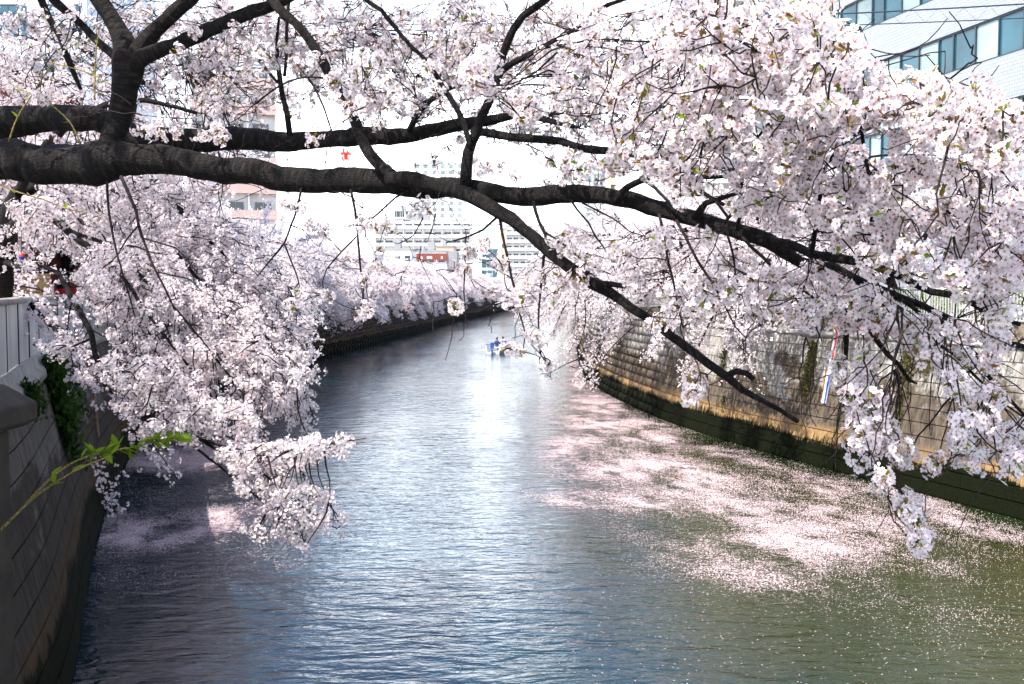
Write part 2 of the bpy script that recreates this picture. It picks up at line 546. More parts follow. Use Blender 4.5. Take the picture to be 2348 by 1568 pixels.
# ------------------------------------------------------------------ course of the river
LWP = np.array([(-12, -3.6), (0, -4.0), (6, -4.5), (10, -5.25), (15.2, -6.75), (18.6, -8.1), (22.6, -9.6), (28.2, -11.5), (36.4, -14.0), (50, -16.4), (65, -17.6), (85, -17.6), (110, -15.6), (140, -13.2), (200, -9.8), (255, -4.0), (350, 3), (470, 15)])
RWP = np.array([(-12, 21.5), (0, 20.3), (10, 18.2), (20, 15.3), (25.8, 13.2), (29.4, 11.9), (36.4, 9.3), (41.9, 7.8), (45.3, 6.95), (51.2, 6.1), (57.7, 5.4), (64.4, 5.0), (73.8, 5.1), (89.7, 5.9), (107, 6.9), (167, 10.4), (250, 17), (350, 25), (470, 37)])
YS = np.arange(-12, 470, 0.25)
def curve(pts):
    x = np.interp(YS, pts[:, 0], pts[:, 1])
    k = np.hanning(29)
    k /= k.sum()
    xp = np.concatenate([x[0] + (x[0] - x[1]) * np.arange(14, 0, -1), x, x[-1] + (x[-1] - x[-2]) * np.arange(1, 15)])
    return np.convolve(xp, k, 'valid')
class Bank:
    def __init__(s, pts, side, batter):
        s.x = curve(pts)
        s.side, s.batter = side, batter             # side: +1 if the river lies towards +x
        p = np.stack([s.x, YS], -1)
        s.s = np.concatenate([[0], np.cumsum(np.linalg.norm(np.diff(p, axis=0), axis=1))])
        t = np.gradient(p, axis=0)
        s.t = t / np.linalg.norm(t, axis=1)[:, None]
    def at(s, S, h=0.0, out=0.0):
        x, y = np.interp(S, s.s, s.x), np.interp(S, s.s, YS)
        tx, ty = np.interp(S, s.s, s.t[:, 0]), np.interp(S, s.s, s.t[:, 1])
        nx, ny = (ty, -tx) if s.side > 0 else (-ty, tx)   # towards the river
        o = out - s.batter * h
        return np.array([x + nx * o, y + ny * o, np.zeros_like(x) + h]), np.array([tx, ty, 0 * tx]), np.array([nx, ny, 0 * tx])
    def sy(s, y):
        return float(np.interp(y, YS, s.s))
LB, RB = Bank(LWP, 1, 0.20), Bank(RWP, -1, 0.20)
Z_LB, Z_RB = 4.6, 5.0

# water and banks
wx0, wx1 = -45.0, 60.0
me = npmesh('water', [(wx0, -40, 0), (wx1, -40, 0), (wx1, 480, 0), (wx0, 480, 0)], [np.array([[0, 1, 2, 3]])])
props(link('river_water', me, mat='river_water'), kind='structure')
def bank_sheet(name, B, h, out, far, mat):
    S = B.s[::8]
    p, _, _ = B.at(S, h, out)
    n = len(S)
    V = np.concatenate([p.T, np.stack([np.full(n, far), p[1], p[2]], -1)])
    i = np.arange(n - 1)
    q = np.stack([i, i + 1, n + i + 1, n + i], -1)
    if B.side > 0:
        q = q[:, ::-1]
    q = q[:, ::-1]
    props(link(name, npmesh(name, V, [q]), mat=mat), kind='structure')
bank_sheet('left_bank', LB, Z_LB, -0.25, -900, 'paving')
bank_sheet('right_bank', RB, Z_RB, -0.6, 900, 'soil')
me = npmesh('ground', [(-3000, 478, 4.55), (3000, 478, 4.55), (3000, 5000, 4.55), (-3000, 5000, 4.55)], [np.array([[0, 1, 2, 3]])])
props(link('ground', me, mat='soil'), kind='structure')

# river walls: courses of concrete blocks with recessed joints, coping on top
bm_ = MB()
bm_.box((-0.5, -0.5, -0.5), (0.5, 0.5, 0.5))
def block_mesh(name, lx, ly, lz, mat, bev):
    b_ = MB()
    b_.box((-lx / 2, -ly / 2, -lz / 2), (lx / 2, ly / 2, lz / 2))
    return b_.mesh(name, mat, bev)
def strip(B, prof, S, close=False):
    """sweep a profile [(out, h)] along the bank"""
    n = len(prof)
    V = []
    for o_, h_ in prof:
        p, _, _ = B.at(S, h_, o_)
        V.append(p.T)
    V = np.stack(V, 1).reshape(-1, 3)
    m_ = len(S)
    i = np.arange(m_ - 1)[:, None] * n
    k = np.arange(n - 1)[None]
    q = np.stack([i + k, i + k + 1, i + n + k + 1, i + n + k], -1).reshape(-1, 4)
    if B.side < 0:
        q = q[:, ::-1]
    return V, q
def river_wall(B, label, mat, top, y0, y1, lx):
    r_ = root('river_wall', tuple(B.at(np.array(B.sy(30.0)))[0]), label, 'wall')
    S = B.s[::4]
    V, q = strip(B, [(-0.035, -1.5), (-0.035, top)], S)
    link('wall_core', npmesh('wall_core', V, [q]), r_, mat)
    ch = 0.40
    bme = block_mesh('concrete_block', lx - 0.004, 0.16, ch - 0.020, mat, 0.004)
    cand = []
    for ci in range(int((top + 0.4) / ch)):
        hc = -0.4 + ch * (ci + 0.5)
        off = lx / 2 if ci % 2 else 0.0
        s_ = np.arange(B.sy(y0) + off, B.sy(y1), lx)
        p, t, n_ = B.at(s_, hc, -0.08)
        for k in range(len(s_)):
            cand.append((p[:, k], t[:, k], n_[:, k]))
    C = np.array([c_[0] for c_ in cand])
    px, py, dep = proj(C)
    inview = (px > -40) & (px < 2390) & (py < 1600) & (dep > 1)
    order = np.argsort(np.where(inview, dep, 1e6 + dep))
    chosen = set(order[:300].tolist())
    Vs, Fs, nv = [], [], 0
    fme = block_mesh('far_block', lx - 0.004, 0.16, ch - 0.020, mat, 0.0)
    bv = np.array([v.co for v in fme.vertices])
    by = {}
    for p_ in fme.polygons:
        by.setdefault(len(p_.vertices), []).append(list(p_.vertices))
    acc = {k: [] for k in by}
    for i, (c_, t, n_) in enumerate(cand):
        up = np.array([0, 0, 1.0]) - n_ * B.batter
        up /= np.linalg.norm(up)
        nn = np.cross(t, up)
        j = rng.normal(0, 0.0025)
        M = np.stack([t, nn, up], -1)
        if i in chosen:
            mm = Matrix([[M[0, 0], M[0, 1], M[0, 2], c_[0] + n_[0] * j], [M[1, 0], M[1, 1], M[1, 2], c_[1] + n_[1] * j], [M[2, 0], M[2, 1], M[2, 2], c_[2]], [0, 0, 0, 1]])
            link('concrete_block', bme, r_, matrix=mm)
        else:
            Vs.append(bv @ M.T + c_ + n_ * j)
            for k, ff in by.items():
                acc[k].append(np.array(ff) + nv)
            nv += len(bv)
    me = npmesh('far_blocks', np.concatenate(Vs), [np.concatenate(a) for a in acc.values()])
    props(link('far_blocks', me, r_, mat), kind='stuff')
    return r_, S
lw, SL = river_wall(LB, 'dark weathered concrete river wall below the white panel fence', 'painted_shade_wall_concrete', 4.2, 6, 300, 1.2)
V, q = strip(LB, [(-0.05, 4.16), (0.07, 4.16), (0.07, 4.34), (-0.02, 4.42), (-0.02, Z_LB + 0.01), (-0.40, Z_LB + 0.01)], SL)
link('coping', npmesh('coping', V, [q]), lw, 'coping_concrete')
rw, SR = river_wall(RB, 'sunlit stained concrete river wall with ochre and black tide marks', 'wall_concrete', 4.4, 18, 300, 0.9)
V, q = strip(RB, [(-0.05, 4.38), (0.05, 4.38), (0.05, 4.52), (-0.30, 4.54)], SR)
link('coping', npmesh('coping', V, [q]), rw, 'coping_concrete')
V, q = strip(RB, [(-0.28, 4.5), (-0.30, 5.02), (-0.75, 5.02)], SR)
link('parapet_base', npmesh('parapet_base', V, [q]), rw, 'upper_wall')

# near abutment of the bridge, at the picture's left edge
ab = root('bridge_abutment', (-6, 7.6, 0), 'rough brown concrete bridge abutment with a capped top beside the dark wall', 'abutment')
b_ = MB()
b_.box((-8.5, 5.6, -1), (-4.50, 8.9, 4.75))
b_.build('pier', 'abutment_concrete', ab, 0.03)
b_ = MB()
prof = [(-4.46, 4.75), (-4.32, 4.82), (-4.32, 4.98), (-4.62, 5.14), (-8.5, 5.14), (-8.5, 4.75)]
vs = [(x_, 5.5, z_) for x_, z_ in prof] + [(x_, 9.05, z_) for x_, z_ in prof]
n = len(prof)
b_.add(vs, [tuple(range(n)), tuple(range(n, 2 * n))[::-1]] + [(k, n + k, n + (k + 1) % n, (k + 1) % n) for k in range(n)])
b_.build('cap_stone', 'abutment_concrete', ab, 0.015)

# white panel fence on the left bank
fl = root('panel_fence', tuple(LB.at(np.array(LB.sy(14.0)), Z_LB)[0]), 'white metal panel fence with grey top rail along the river wall', 'fence')
nr = 20
V, Q = [], []
for i in range(nr * 2 + 1):
    x_ = -0.972 + 1.944 * i / (nr * 2)
    y_ = 0.014 if i % 4 in (1, 2) else 0.0
    V += [(x_, y_, 0.0), (x_, y_, 1.14)]
Q = [(2 * i, 2 * i + 2, 2 * i + 3, 2 * i + 1) for i in range(nr * 2)]
pm = npmesh('panel', V, [np.array(Q)])
pm.materials.append(MAT['fence_panel'])
post = block_mesh('fence_post', 0.06, 0.05, 1.2, 'dark_metal', 0.005)
s0 = LB.sy(9.3)
for k in range(46):
    p, t, n_ = LB.at(np.array(s0 + 2.0 * k), Z_LB, -0.12)
    for nm, mesh_, ds, dz, do in (('panel', pm, 1.0, 0.02, 0.0), ('fence_post', post, 0.0, 0.6, 0.0)):
        p2, t2, n2 = LB.at(np.array(s0 + 2.0 * k + ds), Z_LB, -0.12 + do)
        mm = Matrix([[t2[0], n2[0], 0, p2[0]], [t2[1], n2[1], 0, p2[1]], [0, 0, 1, Z_LB + dz], [0, 0, 0, 1]])
        link(nm, mesh_, fl, matrix=mm)
S = np.arange(s0, s0 + 92, 0.5)
V, q = strip(LB, [(-0.20, 5.74), (-0.03, 5.74), (-0.03, 5.82), (-0.07, 5.85), (-0.17, 5.85), (-0.20, 5.82)], S)
V[:, :2] += 0
link('top_rail', npmesh('top_rail', V, [q], smooth=False), fl, 'coping_concrete')
# the fence stands upright: undo the wall's batter above the coping
for o in fl.children:
    if o.name.startswith('top_rail'):
        co = np.empty(len(o.data.vertices) * 3, np.float32)
        o.data.vertices.foreach_get('co', co)
        co = co.reshape(-1, 3)
        nS = len(S)
        _, _, nn_ = LB.at(S, 0)
        rep = np.repeat(nn_.T, 6, axis=0)
        co += rep * (LB.batter * (co[:, 2:3] - Z_LB)) * np.array([1, 1, 0])
        o.data.vertices.foreach_set('co', co.ravel())
        o.data.update()

# barred fence on the right bank
fr = root('barred_fence', tuple(RB.at(np.array(RB.sy(31.0)), Z_RB)[0]), 'grey railing of upright bars above the sunlit river wall', 'fence')
bar = block_mesh('bar', 0.028, 0.028, 0.86, 'grey_paint', 0.0)
rp = block_mesh('rail_post', 0.10, 0.10, 1.12, 'grey_paint', 0.01)
sA, sB = RB.sy(20.0), RB.sy(95.0)
ss = np.arange(sA, sB, 0.11)
p, t, n_ = RB.at(ss, Z_RB, -0.45)
px, py, dep = proj(p.T)
inv_ = (px > -20) & (px < 2360)
order = np.argsort(np.where(inv_, dep, 1e6))[:300]
chosen = set(order.tolist())
rest = []
bv = np.array([v.co for v in bar.vertices])
bq = np.array([list(f.vertices) for f in bar.polygons])
for k in range(len(ss)):
    M = np.array([[t[0, k], n_[0, k], 0], [t[1, k], n_[1, k], 0], [0, 0, 1]])
    c_ = np.array([p[0, k], p[1, k], Z_RB + 0.54])
    if k in chosen:
        mm = Matrix([[*M[0], c_[0]], [*M[1], c_[1]], [*M[2], c_[2]], [0, 0, 0, 1]])
        link('bar', bar, fr, matrix=mm)
    else:
        rest.append(bv @ M.T + c_)
me = npmesh('far_bars', np.concatenate(rest), [np.concatenate([bq + 8 * k for k in range(len(rest))])])
props(link('far_bars', me, fr, 'grey_paint'), kind='stuff')
for k, s_ in enumerate(np.arange(sA, sB, 2.2)):
    p2, t2, n2 = RB.at(np.array(s_), Z_RB, -0.45)
    link('rail_post', rp, fr, matrix=Matrix([[t2[0], n2[0], 0, p2[0]], [t2[1], n2[1], 0, p2[1]], [0, 0, 1, Z_RB + 0.56], [0, 0, 0, 1]]))
Sr = np.arange(sA, sB, 0.5)
for hh in (Z_RB + 0.12, Z_RB + 1.0):
    pr, tr, nr_ = RB.at(Sr, Z_RB, -0.45)
    V = np.concatenate([(pr + nr_ * o_ + np.array([[0], [0], [hh - Z_RB + z_]])).T for o_, z_ in ((-0.03, -0.025), (0.03, -0.025), (0.03, 0.025), (-0.03, 0.025))])
    nS = len(Sr)
    i = np.arange(nS - 1)
    q = np.concatenate([np.stack([a_ * nS + i, a_ * nS + i + 1, c2 * nS + i + 1, c2 * nS + i], -1) for a_, c2 in ((0, 1), (1, 2), (2, 3), (3, 0))])
    link('rail', npmesh('rail', V, [q]), fr, 'grey_paint')

# ------------------------------------------------------------------ blossom clusters
def petal_flower(detail):
    """one five-petalled flower facing +z: verts, faces, material (0 petal 1 heart 2 stamen)"""
    V, Fc, M_ = [], [], []
    for k in range(5):
        a = 2 * math.pi * k / 5 + random.uniform(-0.08, 0.08)
        ca, sa = math.cos(a), math.sin(a)
        lift = random.uniform(0.002, 0.006)
        if detail:
            pts = [(0.0015, 0, 0), (0.010, -0.0068, 0.0022 + lift * .3), (0.0105, 0, 0.001 + lift * .3), (0.010, 0.0068, 0.0022 + lift * .3), (0.0175, -0.0048, lift + .001), (0.0158, 0, lift), (0.0175, 0.0048, lift + .001)]
            fs = [(0, 1, 2), (0, 2, 3), (1, 4, 5, 2), (2, 5, 6, 3)]
        else:
            pts = [(0.001, 0, 0), (0.012, -0.0085, lift * .6), (0.0185, 0, lift), (0.012, 0.0085, lift * .6)]
            fs = [(0, 1, 2, 3)]
        o = len(V)
        V += [(x * ca - y * sa, x * sa + y * ca, z) for x, y, z in pts]
        Fc += [tuple(i + o for i in f) for f in fs]
        M_ += [0] * len(fs)
    if detail:
        o = len(V)
        V += [(0.0058 * math.cos(k * math.pi / 5 + .3) * (1 if k % 2 else .38), 0.0058 * math.sin(k * math.pi / 5 + .3) * (1 if k % 2 else .38), 0.0028) for k in range(10)]
        Fc.append(tuple(range(o, o + 10)))
        M_.append(1)
        for k in range(5):
            a = 2 * math.pi * k / 5 + .6
            o = len(V)
            V += [(0.001 * math.cos(a), 0.001 * math.sin(a), 0.003), (0.0062 * math.cos(a - .12), 0.0062 * math.sin(a - .12), 0.0065), (0.0062 * math.cos(a + .12), 0.0062 * math.sin(a + .12), 0.0065)]
            Fc.append((o, o + 1, o + 2))
            M_.append(2)
    elif random.random() < 0.7:
        o = len(V)
        V += [(0.0042 * math.cos(k * 2.0944), 0.0042 * math.sin(k * 2.0944), 0.0035) for k in range(3)]
        Fc.append((o, o + 1, o + 2))
        M_.append(1)
    return V, Fc, M_
def leaf_pts(L, w):
    return [(0, 0, 0), (L * .45, -w, .12 * L), (L, 0, .05 * L), (L * .45, w, .12 * L)]
CL_MATS = ['petal', 'flower_heart', 'stamen', 'stalk', 'young_leaf', 'green_leaf']
def cluster_mesh(name, nf, detail, rad):
    V, Fc, M_ = [], [], []
    dirs = []
    for k in range(nf):
        for _ in range(20):
            d = Vector((random.gauss(0, 1), random.gauss(0, 1), random.gauss(0.25, 1))).normalized()
            if all(d.angle(e) > 1.5 / math.sqrt(nf) * 1.25 for e in dirs):
                break
        dirs.append(d)
        L = rad * random.uniform(0.6, 1.0)
        c_ = d * L
        c_.z -= random.uniform(0, 0.010)
        face = (d + Vector((random.gauss(0, .3), random.gauss(0, .3), random.gauss(0, .3)))).normalized()
        q = face.to_track_quat('Z', 'Y')
        sc = random.uniform(0.88, 1.12)
        fv, ff, fm = petal_flower(detail)
        o = len(V)
        V += [tuple(c_ + q @ (Vector(v) * sc)) for v in fv]
        Fc += [tuple(i + o for i in f) for f in ff]
        M_ += fm
        if detail:                                   # stalk, and calyx behind the flower
            u = d.orthogonal().normalized() * 0.0009
            w = d.cross(u)
            o = len(V)
            V += [(0, 0, 0), tuple(u * 1.2), tuple(w * 1.2), tuple(c_), tuple(c_ + u), tuple(c_ + w)]
            Fc += [(o, o + 1, o + 4, o + 3), (o + 1, o + 2, o + 5, o + 4), (o + 2, o, o + 3, o + 5)]
            M_ += [3] * 3
            o = len(V)
            back = c_ - face * 0.008
            V += [tuple(c_ + (q @ Vector((0.0035 * math.cos(k * 2.0944), 0.0035 * math.sin(k * 2.0944), -0.001)))) for k in range(3)] + [tuple(back)]
            Fc += [(o, o + 3, o + 1), (o + 1, o + 3, o + 2), (o + 2, o + 3, o)]
            M_ += [1] * 3
        else:
            o = len(V)
            u = d.orthogonal().normalized() * 0.0015
            V += [tuple(u), tuple(-u), tuple(c_)]
            Fc.append((o, o + 1, o + 2))
            M_.append(3)
    for k in range(random.randint(2, 5) if detail else random.randint(1, 3)):
        d = Vector((random.gauss(0, 1), random.gauss(0, 1), random.gauss(0.6, 0.8))).normalized()
        q = d.to_track_quat('X', 'Z')
        o = len(V)
        L = random.uniform(0.022, 0.045)
        V += [tuple(q @ Vector(v) + d * 0.006) for v in leaf_pts(L, L * .2)]
        Fc += [(o, o + 1, o + 2), (o, o + 2, o + 3)]
        M_ += [random.choice((4, 4, 5))] * 2
    me = bpy.data.meshes.new(name)
    me.from_pydata(V, [], Fc)
    for k in CL_MATS:
        me.materials.append(MAT[k])
    me.polygons.foreach_set('material_index', M_)
    me.update()
    return me
NEAR = [cluster_mesh('blossom_cluster', random.randint(9, 13), True, 0.046) for _ in range(7)]
MID = [cluster_mesh('small_blossom_cluster', random.randint(10, 13), False, 0.060) for _ in range(6)]
src_objs = {}
def gn_group(meshes, name):
    ng = bpy.data.node_groups.new(name, 'GeometryNodeTree')
    ng.interface.new_socket('Geometry', in_out='INPUT', socket_type='NodeSocketGeometry')
    ng.interface.new_socket('Geometry', in_out='OUTPUT', socket_type='NodeSocketGeometry')
    gi, go = ng.nodes.new('NodeGroupInput'), ng.nodes.new('NodeGroupOutput')
    g2i = ng.nodes.new('GeometryNodeGeometryToInstance')
    for me in meshes:
        o = bpy.data.objects.new(me.name + '_source', me)
        oi = ng.nodes.new('GeometryNodeObjectInfo')
        oi.inputs['Object'].default_value = o
        oi.inputs['As Instance'].default_value = True
        ng.links.new(oi.outputs['Geometry'], g2i.inputs[0])
        # several links go into the multi-input socket
    iop = ng.nodes.new('GeometryNodeInstanceOnPoints')
    def attr(nm, typ):
        a = ng.nodes.new('GeometryNodeInputNamedAttribute')
        a.data_type = typ
        a.inputs['Name'].default_value = nm
        return [s for s in a.outputs if s.enabled and s.name == 'Attribute'][0]
    ng.links.new(gi.outputs[0], iop.inputs['Points'])
    jn = ng.nodes.new('GeometryNodeJoinGeometry')
    for n_ in ng.nodes:
        if n_.bl_idname == 'GeometryNodeObjectInfo':
            ng.links.new(n_.outputs['Geometry'], jn.inputs[0])
    ng.nodes.remove(g2i)
    ng.links.new(jn.outputs[0], iop.inputs['Instance'])
    iop.inputs['Pick Instance'].default_value = True
    ng.links.new(attr('idx', 'INT'), iop.inputs['Instance Index'])
    e2r = ng.nodes.new('FunctionNodeEulerToRotation')
    ng.links.new(attr('rot', 'FLOAT_VECTOR'), e2r.inputs[0])
    ng.links.new(e2r.outputs[0], iop.inputs['Rotation'])
    ng.links.new(attr('scl', 'FLOAT'), iop.inputs['Scale'])
    ng.links.new(iop.outputs[0], go.inputs[0])
    return ng
GN_NEAR = gn_group(NEAR, 'near_blossoms')
GN_MID = gn_group(MID, 'mid_blossoms')
def point_stuff(name, pts, ng, nvar, parent, smin, smax, local=False):
    me = bpy.data.meshes.new(name)
    me.vertices.add(len(pts))
    me.vertices.foreach_set('co', np.asarray(pts, np.float32).ravel())
    a = me.attributes.new('idx', 'INT', 'POINT')
    a.data.foreach_set('value', rng.integers(0, nvar, len(pts)).astype(np.int32))
    a = me.attributes.new('rot', 'FLOAT_VECTOR', 'POINT')
    a.data.foreach_set('vector', (rng.random((len(pts), 3)) * 6.283).astype(np.float32).ravel())
    a = me.attributes.new('scl', 'FLOAT', 'POINT')
    a.data.foreach_set('value', rng.uniform(smin, smax, len(pts)).astype(np.float32))
    o = link(name, me, parent)
    md = o.modifiers.new('instances', 'NODES')
    md.node_group = ng
    o['kind'] = 'stuff'
    return o

def attach_twigs(nodes_p, targets, tub, r0, r1, sides, step, batches=12, sag=0.10, zbias=0.0, dmax=9.0):
    """join every target to the nearest wood by a curved twig; nodes_p: list of points already wood"""
    nodes = [np.asarray(nodes_p, float)]
    tg = np.asarray(targets, float)
    kd = KDTree(len(nodes[0]))
    for i, p in enumerate(nodes[0]):
        kd.insert(p, i)
    kd.balance()
    d0 = np.array([kd.find(p)[2] for p in tg])
    order = np.argsort(d0)
    kept = np.ones(len(tg), bool)
    for ch in np.array_split(order, batches):
        allp = np.concatenate(nodes)
        kd = KDTree(len(allp))
        for i, p in enumerate(allp):
            kd.insert(p, i)
        kd.balance()
        new = []
        for ti in ch:
            t = tg[ti]
            p, idx, dist = kd.find(t + np.array([0, 0, zbias * d0[ti]]))
            p = np.array(p)
            dist = np.linalg.norm(t - p)
            if dist > dmax:
                kept[ti] = False
                continue
            n = max(3, int(dist / step) + 1)
            u = np.linspace(0, 1, n)[:, None]
            c1 = p * .65 + t * .35 + rng.normal(0, 0.13 * dist, 3) + np.array([0, 0, 0.05 * dist])
            c2 = p * .3 + t * .7 + rng.normal(0, 0.11 * dist, 3) + np.array([0, 0, -sag * dist])
            path = (1 - u) ** 3 * p + 3 * (1 - u) ** 2 * u * c1 + 3 * (1 - u) * u * u * c2 + u ** 3 * t
            path[1:-1] += rng.normal(0, 0.015 * min(dist, .5), (n - 2, 3))
            rr = r1 + (r0 - r1) * min(1.0, dist / 0.7) * (1 - u[:, 0]) ** 1.3
            tub.add(path, rr, sides, cap=False)
            new.append(path[1:])
        if new:
            nodes.append(np.concatenate(new))
    return kept

# ------------------------------------------------------------------ the cherry tree whose boughs cross the picture
def bd(x):                                           # how far ahead the bough hangs, by picture column
    return float(np.interp(x, [-700, 0, 600, 1200, 1700, 2100, 2400, 2700], [8.6, 7.6, 7.0, 6.1, 5.2, 4.6, 4.3, 4.0]))
fg = root('cherry_tree', tuple(Vector((-8.3, 8.8, Z_LB))), 'large dark-barked cherry tree whose long boughs reach right across the river', 'tree')
wood_nodes = []
def limb(name, pts, off=0.0, sides=18, lump=0.028, rpx=True, mat='bark', parent=fg, depth=None, step=0.055, tub=None, doff=None):
    """pts: (x, y, radius) in picture units"""
    W3 = []
    for i, p_ in enumerate(pts):
        x, y, r_ = p_[:3]
        d = (bd(x) if depth is None else depth) + off
        if len(p_) > 3:
            d += p_[3]
        w = P(x, y, d)
        W3.append((w.x, w.y, w.z, r_ / F * d))
    sp = smooth_path(W3, step)
    path = sp[:, :3].copy()
    rad = np.maximum(sp[:, 3], 0.0012)
    if len(rad) > 12:
        kn = np.convolve(rng.normal(0, 1, len(rad)), np.hanning(9) / 2.0, 'same')
        rad = rad * (1 + .055 * kn.clip(-1.5, 2.2))
    if len(path) > 5:
        k = rng.normal(0, 1, (len(path), 3))
        k = np.apply_along_axis(lambda a: np.convolve(a, np.ones(5) / 5, 'same'), 0, k)
        path[1:] += (k * (0.16 * rad[:, None] + 0.004))[1:]
    own = tub is None
    tub = Tubes() if own else tub
    tub.add(path, rad, sides, True, lump)
    wood_nodes.append(path)
    if own:
        return link(name, tub.mesh(name, mat), parent)
    return None
# trunk on the bank, out of the picture to the left, and the two great boughs
tt = Tubes()
tp = smooth_path([(-8.3, 8.8, 4.3, 0.50), (-8.2, 8.75, 4.9, 0.42), (-7.9, 8.6, 5.7, 0.36), (-7.3, 8.4, 6.4, 0.34)], 0.12)
tt.add(tp[:, :3], tp[:, 3], 18, True, 0.03)
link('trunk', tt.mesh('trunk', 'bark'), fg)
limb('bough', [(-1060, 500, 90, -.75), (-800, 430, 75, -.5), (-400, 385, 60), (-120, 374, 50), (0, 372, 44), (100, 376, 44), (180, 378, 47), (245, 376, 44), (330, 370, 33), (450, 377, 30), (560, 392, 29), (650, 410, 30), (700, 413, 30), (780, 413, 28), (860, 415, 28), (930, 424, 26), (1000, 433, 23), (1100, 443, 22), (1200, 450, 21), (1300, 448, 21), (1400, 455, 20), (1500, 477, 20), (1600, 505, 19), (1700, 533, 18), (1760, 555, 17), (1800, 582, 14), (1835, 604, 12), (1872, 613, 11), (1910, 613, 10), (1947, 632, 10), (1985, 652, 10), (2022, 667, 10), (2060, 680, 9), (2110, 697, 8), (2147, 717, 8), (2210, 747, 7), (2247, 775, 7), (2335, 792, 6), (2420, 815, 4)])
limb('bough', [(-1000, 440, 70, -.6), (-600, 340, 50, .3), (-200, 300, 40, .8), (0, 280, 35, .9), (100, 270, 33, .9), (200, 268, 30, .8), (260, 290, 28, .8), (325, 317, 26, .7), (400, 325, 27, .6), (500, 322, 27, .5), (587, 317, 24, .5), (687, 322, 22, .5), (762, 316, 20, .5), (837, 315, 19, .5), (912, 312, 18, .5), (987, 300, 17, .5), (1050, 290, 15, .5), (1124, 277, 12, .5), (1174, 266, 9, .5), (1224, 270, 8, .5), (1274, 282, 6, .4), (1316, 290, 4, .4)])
limb('limb', [(240, 392, 36), (252, 335, 28), (270, 270, 27), (285, 200, 29), (298, 145, 34), (285, 95, 24), (262, 50, 20), (232, 5, 19), (190, -60, 17), (130, -160, 14), (60, -300, 9)])
limb('limb', [(300, 150, 24), (340, 85, 19), (400, 30, 17), (450, -15, 15), (540, -110, 12), (620, -230, 8)], -.02)
limb('limb', [(298, 150, 22), (345, 122, 18), (400, 105, 16), (475, 72, 15), (550, 40, 15), (637, 7, 13), (720, -40, 11), (840, -120, 8), (960, -240, 5)], -.04)
limb('limb', [(285, 165, 12), (262, 128, 10), (225, 97, 9), (175, 45, 9), (125, 0, 10), (50, -90, 7)], .02)
limb('limb', [(60, -80, 9), (95, 0, 9), (117, 50, 8), (135, 82, 7), (150, 125, 7), (170, 170, 6), (185, 205, 4)], .5)
limb('limb', [(560, -80, 9, .2), (637, 15, 10), (675, 50, 10), (712, 92, 11), (742, 142, 11), (762, 187, 10), (792, 232, 11), (812, 275, 12), (827, 315, 13), (847, 350, 14), (875, 380, 14), (915, 410, 13)], -.12)
limb('limb', [(890, 412, 16), (937, 408, 18), (987, 422, 18), (1037, 437, 17), (1087, 457, 16), (1137, 484, 15), (1174, 507, 15), (1199, 527, 14), (1249, 567, 15), (1299, 607, 14), (1349, 640, 16), (1386, 664, 12), (1449, 707, 10), (1499, 740, 10), (1549, 783, 10), (1599, 819, 10), (1636, 846, 10), (1666, 864, 10), (1699, 891, 8), (1761, 924, 6), (1785, 936, 5.5), (1827, 964, 5.5)], -.22)
limb('limb_stub', [(1664, 862, 8), (1689, 851, 7), (1711, 856, 7), (1727, 869, 6.5)], -.22)
limb('limb_stub', [(1372, 650, 7), (1400, 651, 6.5), (1436, 657, 5.5)], -.22)
limb('limb', [(1066, 430, 13), (1074, 350, 12), (1092, 302, 11), (1107, 262, 10), (1124, 225, 10), (1137, 187, 9), (1154, 125, 9), (1177, 68, 9), (1199, 37, 8), (1224, 20, 8), (1249, 0, 8), (1300, -60, 6), (1350, -150, 4)], -.1)
limb('limb', [(1130, 205, 7), (1150, 165, 7), (1174, 145, 7), (1199, 132, 7), (1249, 105, 6), (1286, 85, 5), (1319, 67, 5), (1341, 50, 5), (1359, 30, 5), (1399, 10, 5), (1434, -2, 4), (1520, -40, 3)], -.12)
limb('limb', [(1085, 300, 9, .4), (1130, 308, 10, .3), (1174, 314, 10, .2), (1224, 317, 10, .2), (1286, 325, 9, .2), (1336, 342, 9, .2), (1399, 347, 9, .2), (1474, 357, 8, .2), (1524, 360, 8, .2), (1561, 374, 7, .2), (1586, 405, 6, .2), (1611, 440, 5, .2), (1660, 470, 4, .2)], 0)
limb('limb', [(760, -90, 4), (837, 0, 4.5), (874, 25, 5), (912, 72, 5), (947, 110, 5), (977, 140, 5), (997, 170, 5.5), (1022, 212, 6), (1044, 245, 6), (1062, 282, 6), (1072, 320, 6.5), (1078, 340, 6)], -.15, 8)
limb('limb', [(937, 302, 7), (949, 275, 7), (969, 245, 7), (999, 220, 6.5), (1032, 200, 6), (1062, 192, 5.5), (1109, 170, 4)], .35, 8)
limb('limb', [(664, 310, 7), (664, 295, 7), (659, 262, 6.5), (647, 220, 6), (640, 180, 5.5), (637, 150, 5), (634, 105, 4), (640, 40, 3)], .4, 8)
limb('limb', [(1740, 548, 11), (1810, 562, 10), (1860, 584, 10), (1910, 592, 10), (1972, 599, 9.5), (2010, 612, 9), (2052, 630, 8.5), (2132, 669, 8.5), (2185, 677, 8.5), (2235, 697, 8), (2270, 720, 7), (2340, 745, 5)], -.1)
limb('limb', [(1830, 602, 10), (1872, 628, 9.5), (1905, 642, 9), (1915, 667, 8.5), (1942, 692, 8), (1972, 725, 6.5), (2010, 780, 6), (2035, 811, 5.5), (2060, 834, 5), (2085, 871, 4), (2102, 879, 2)], -.08)
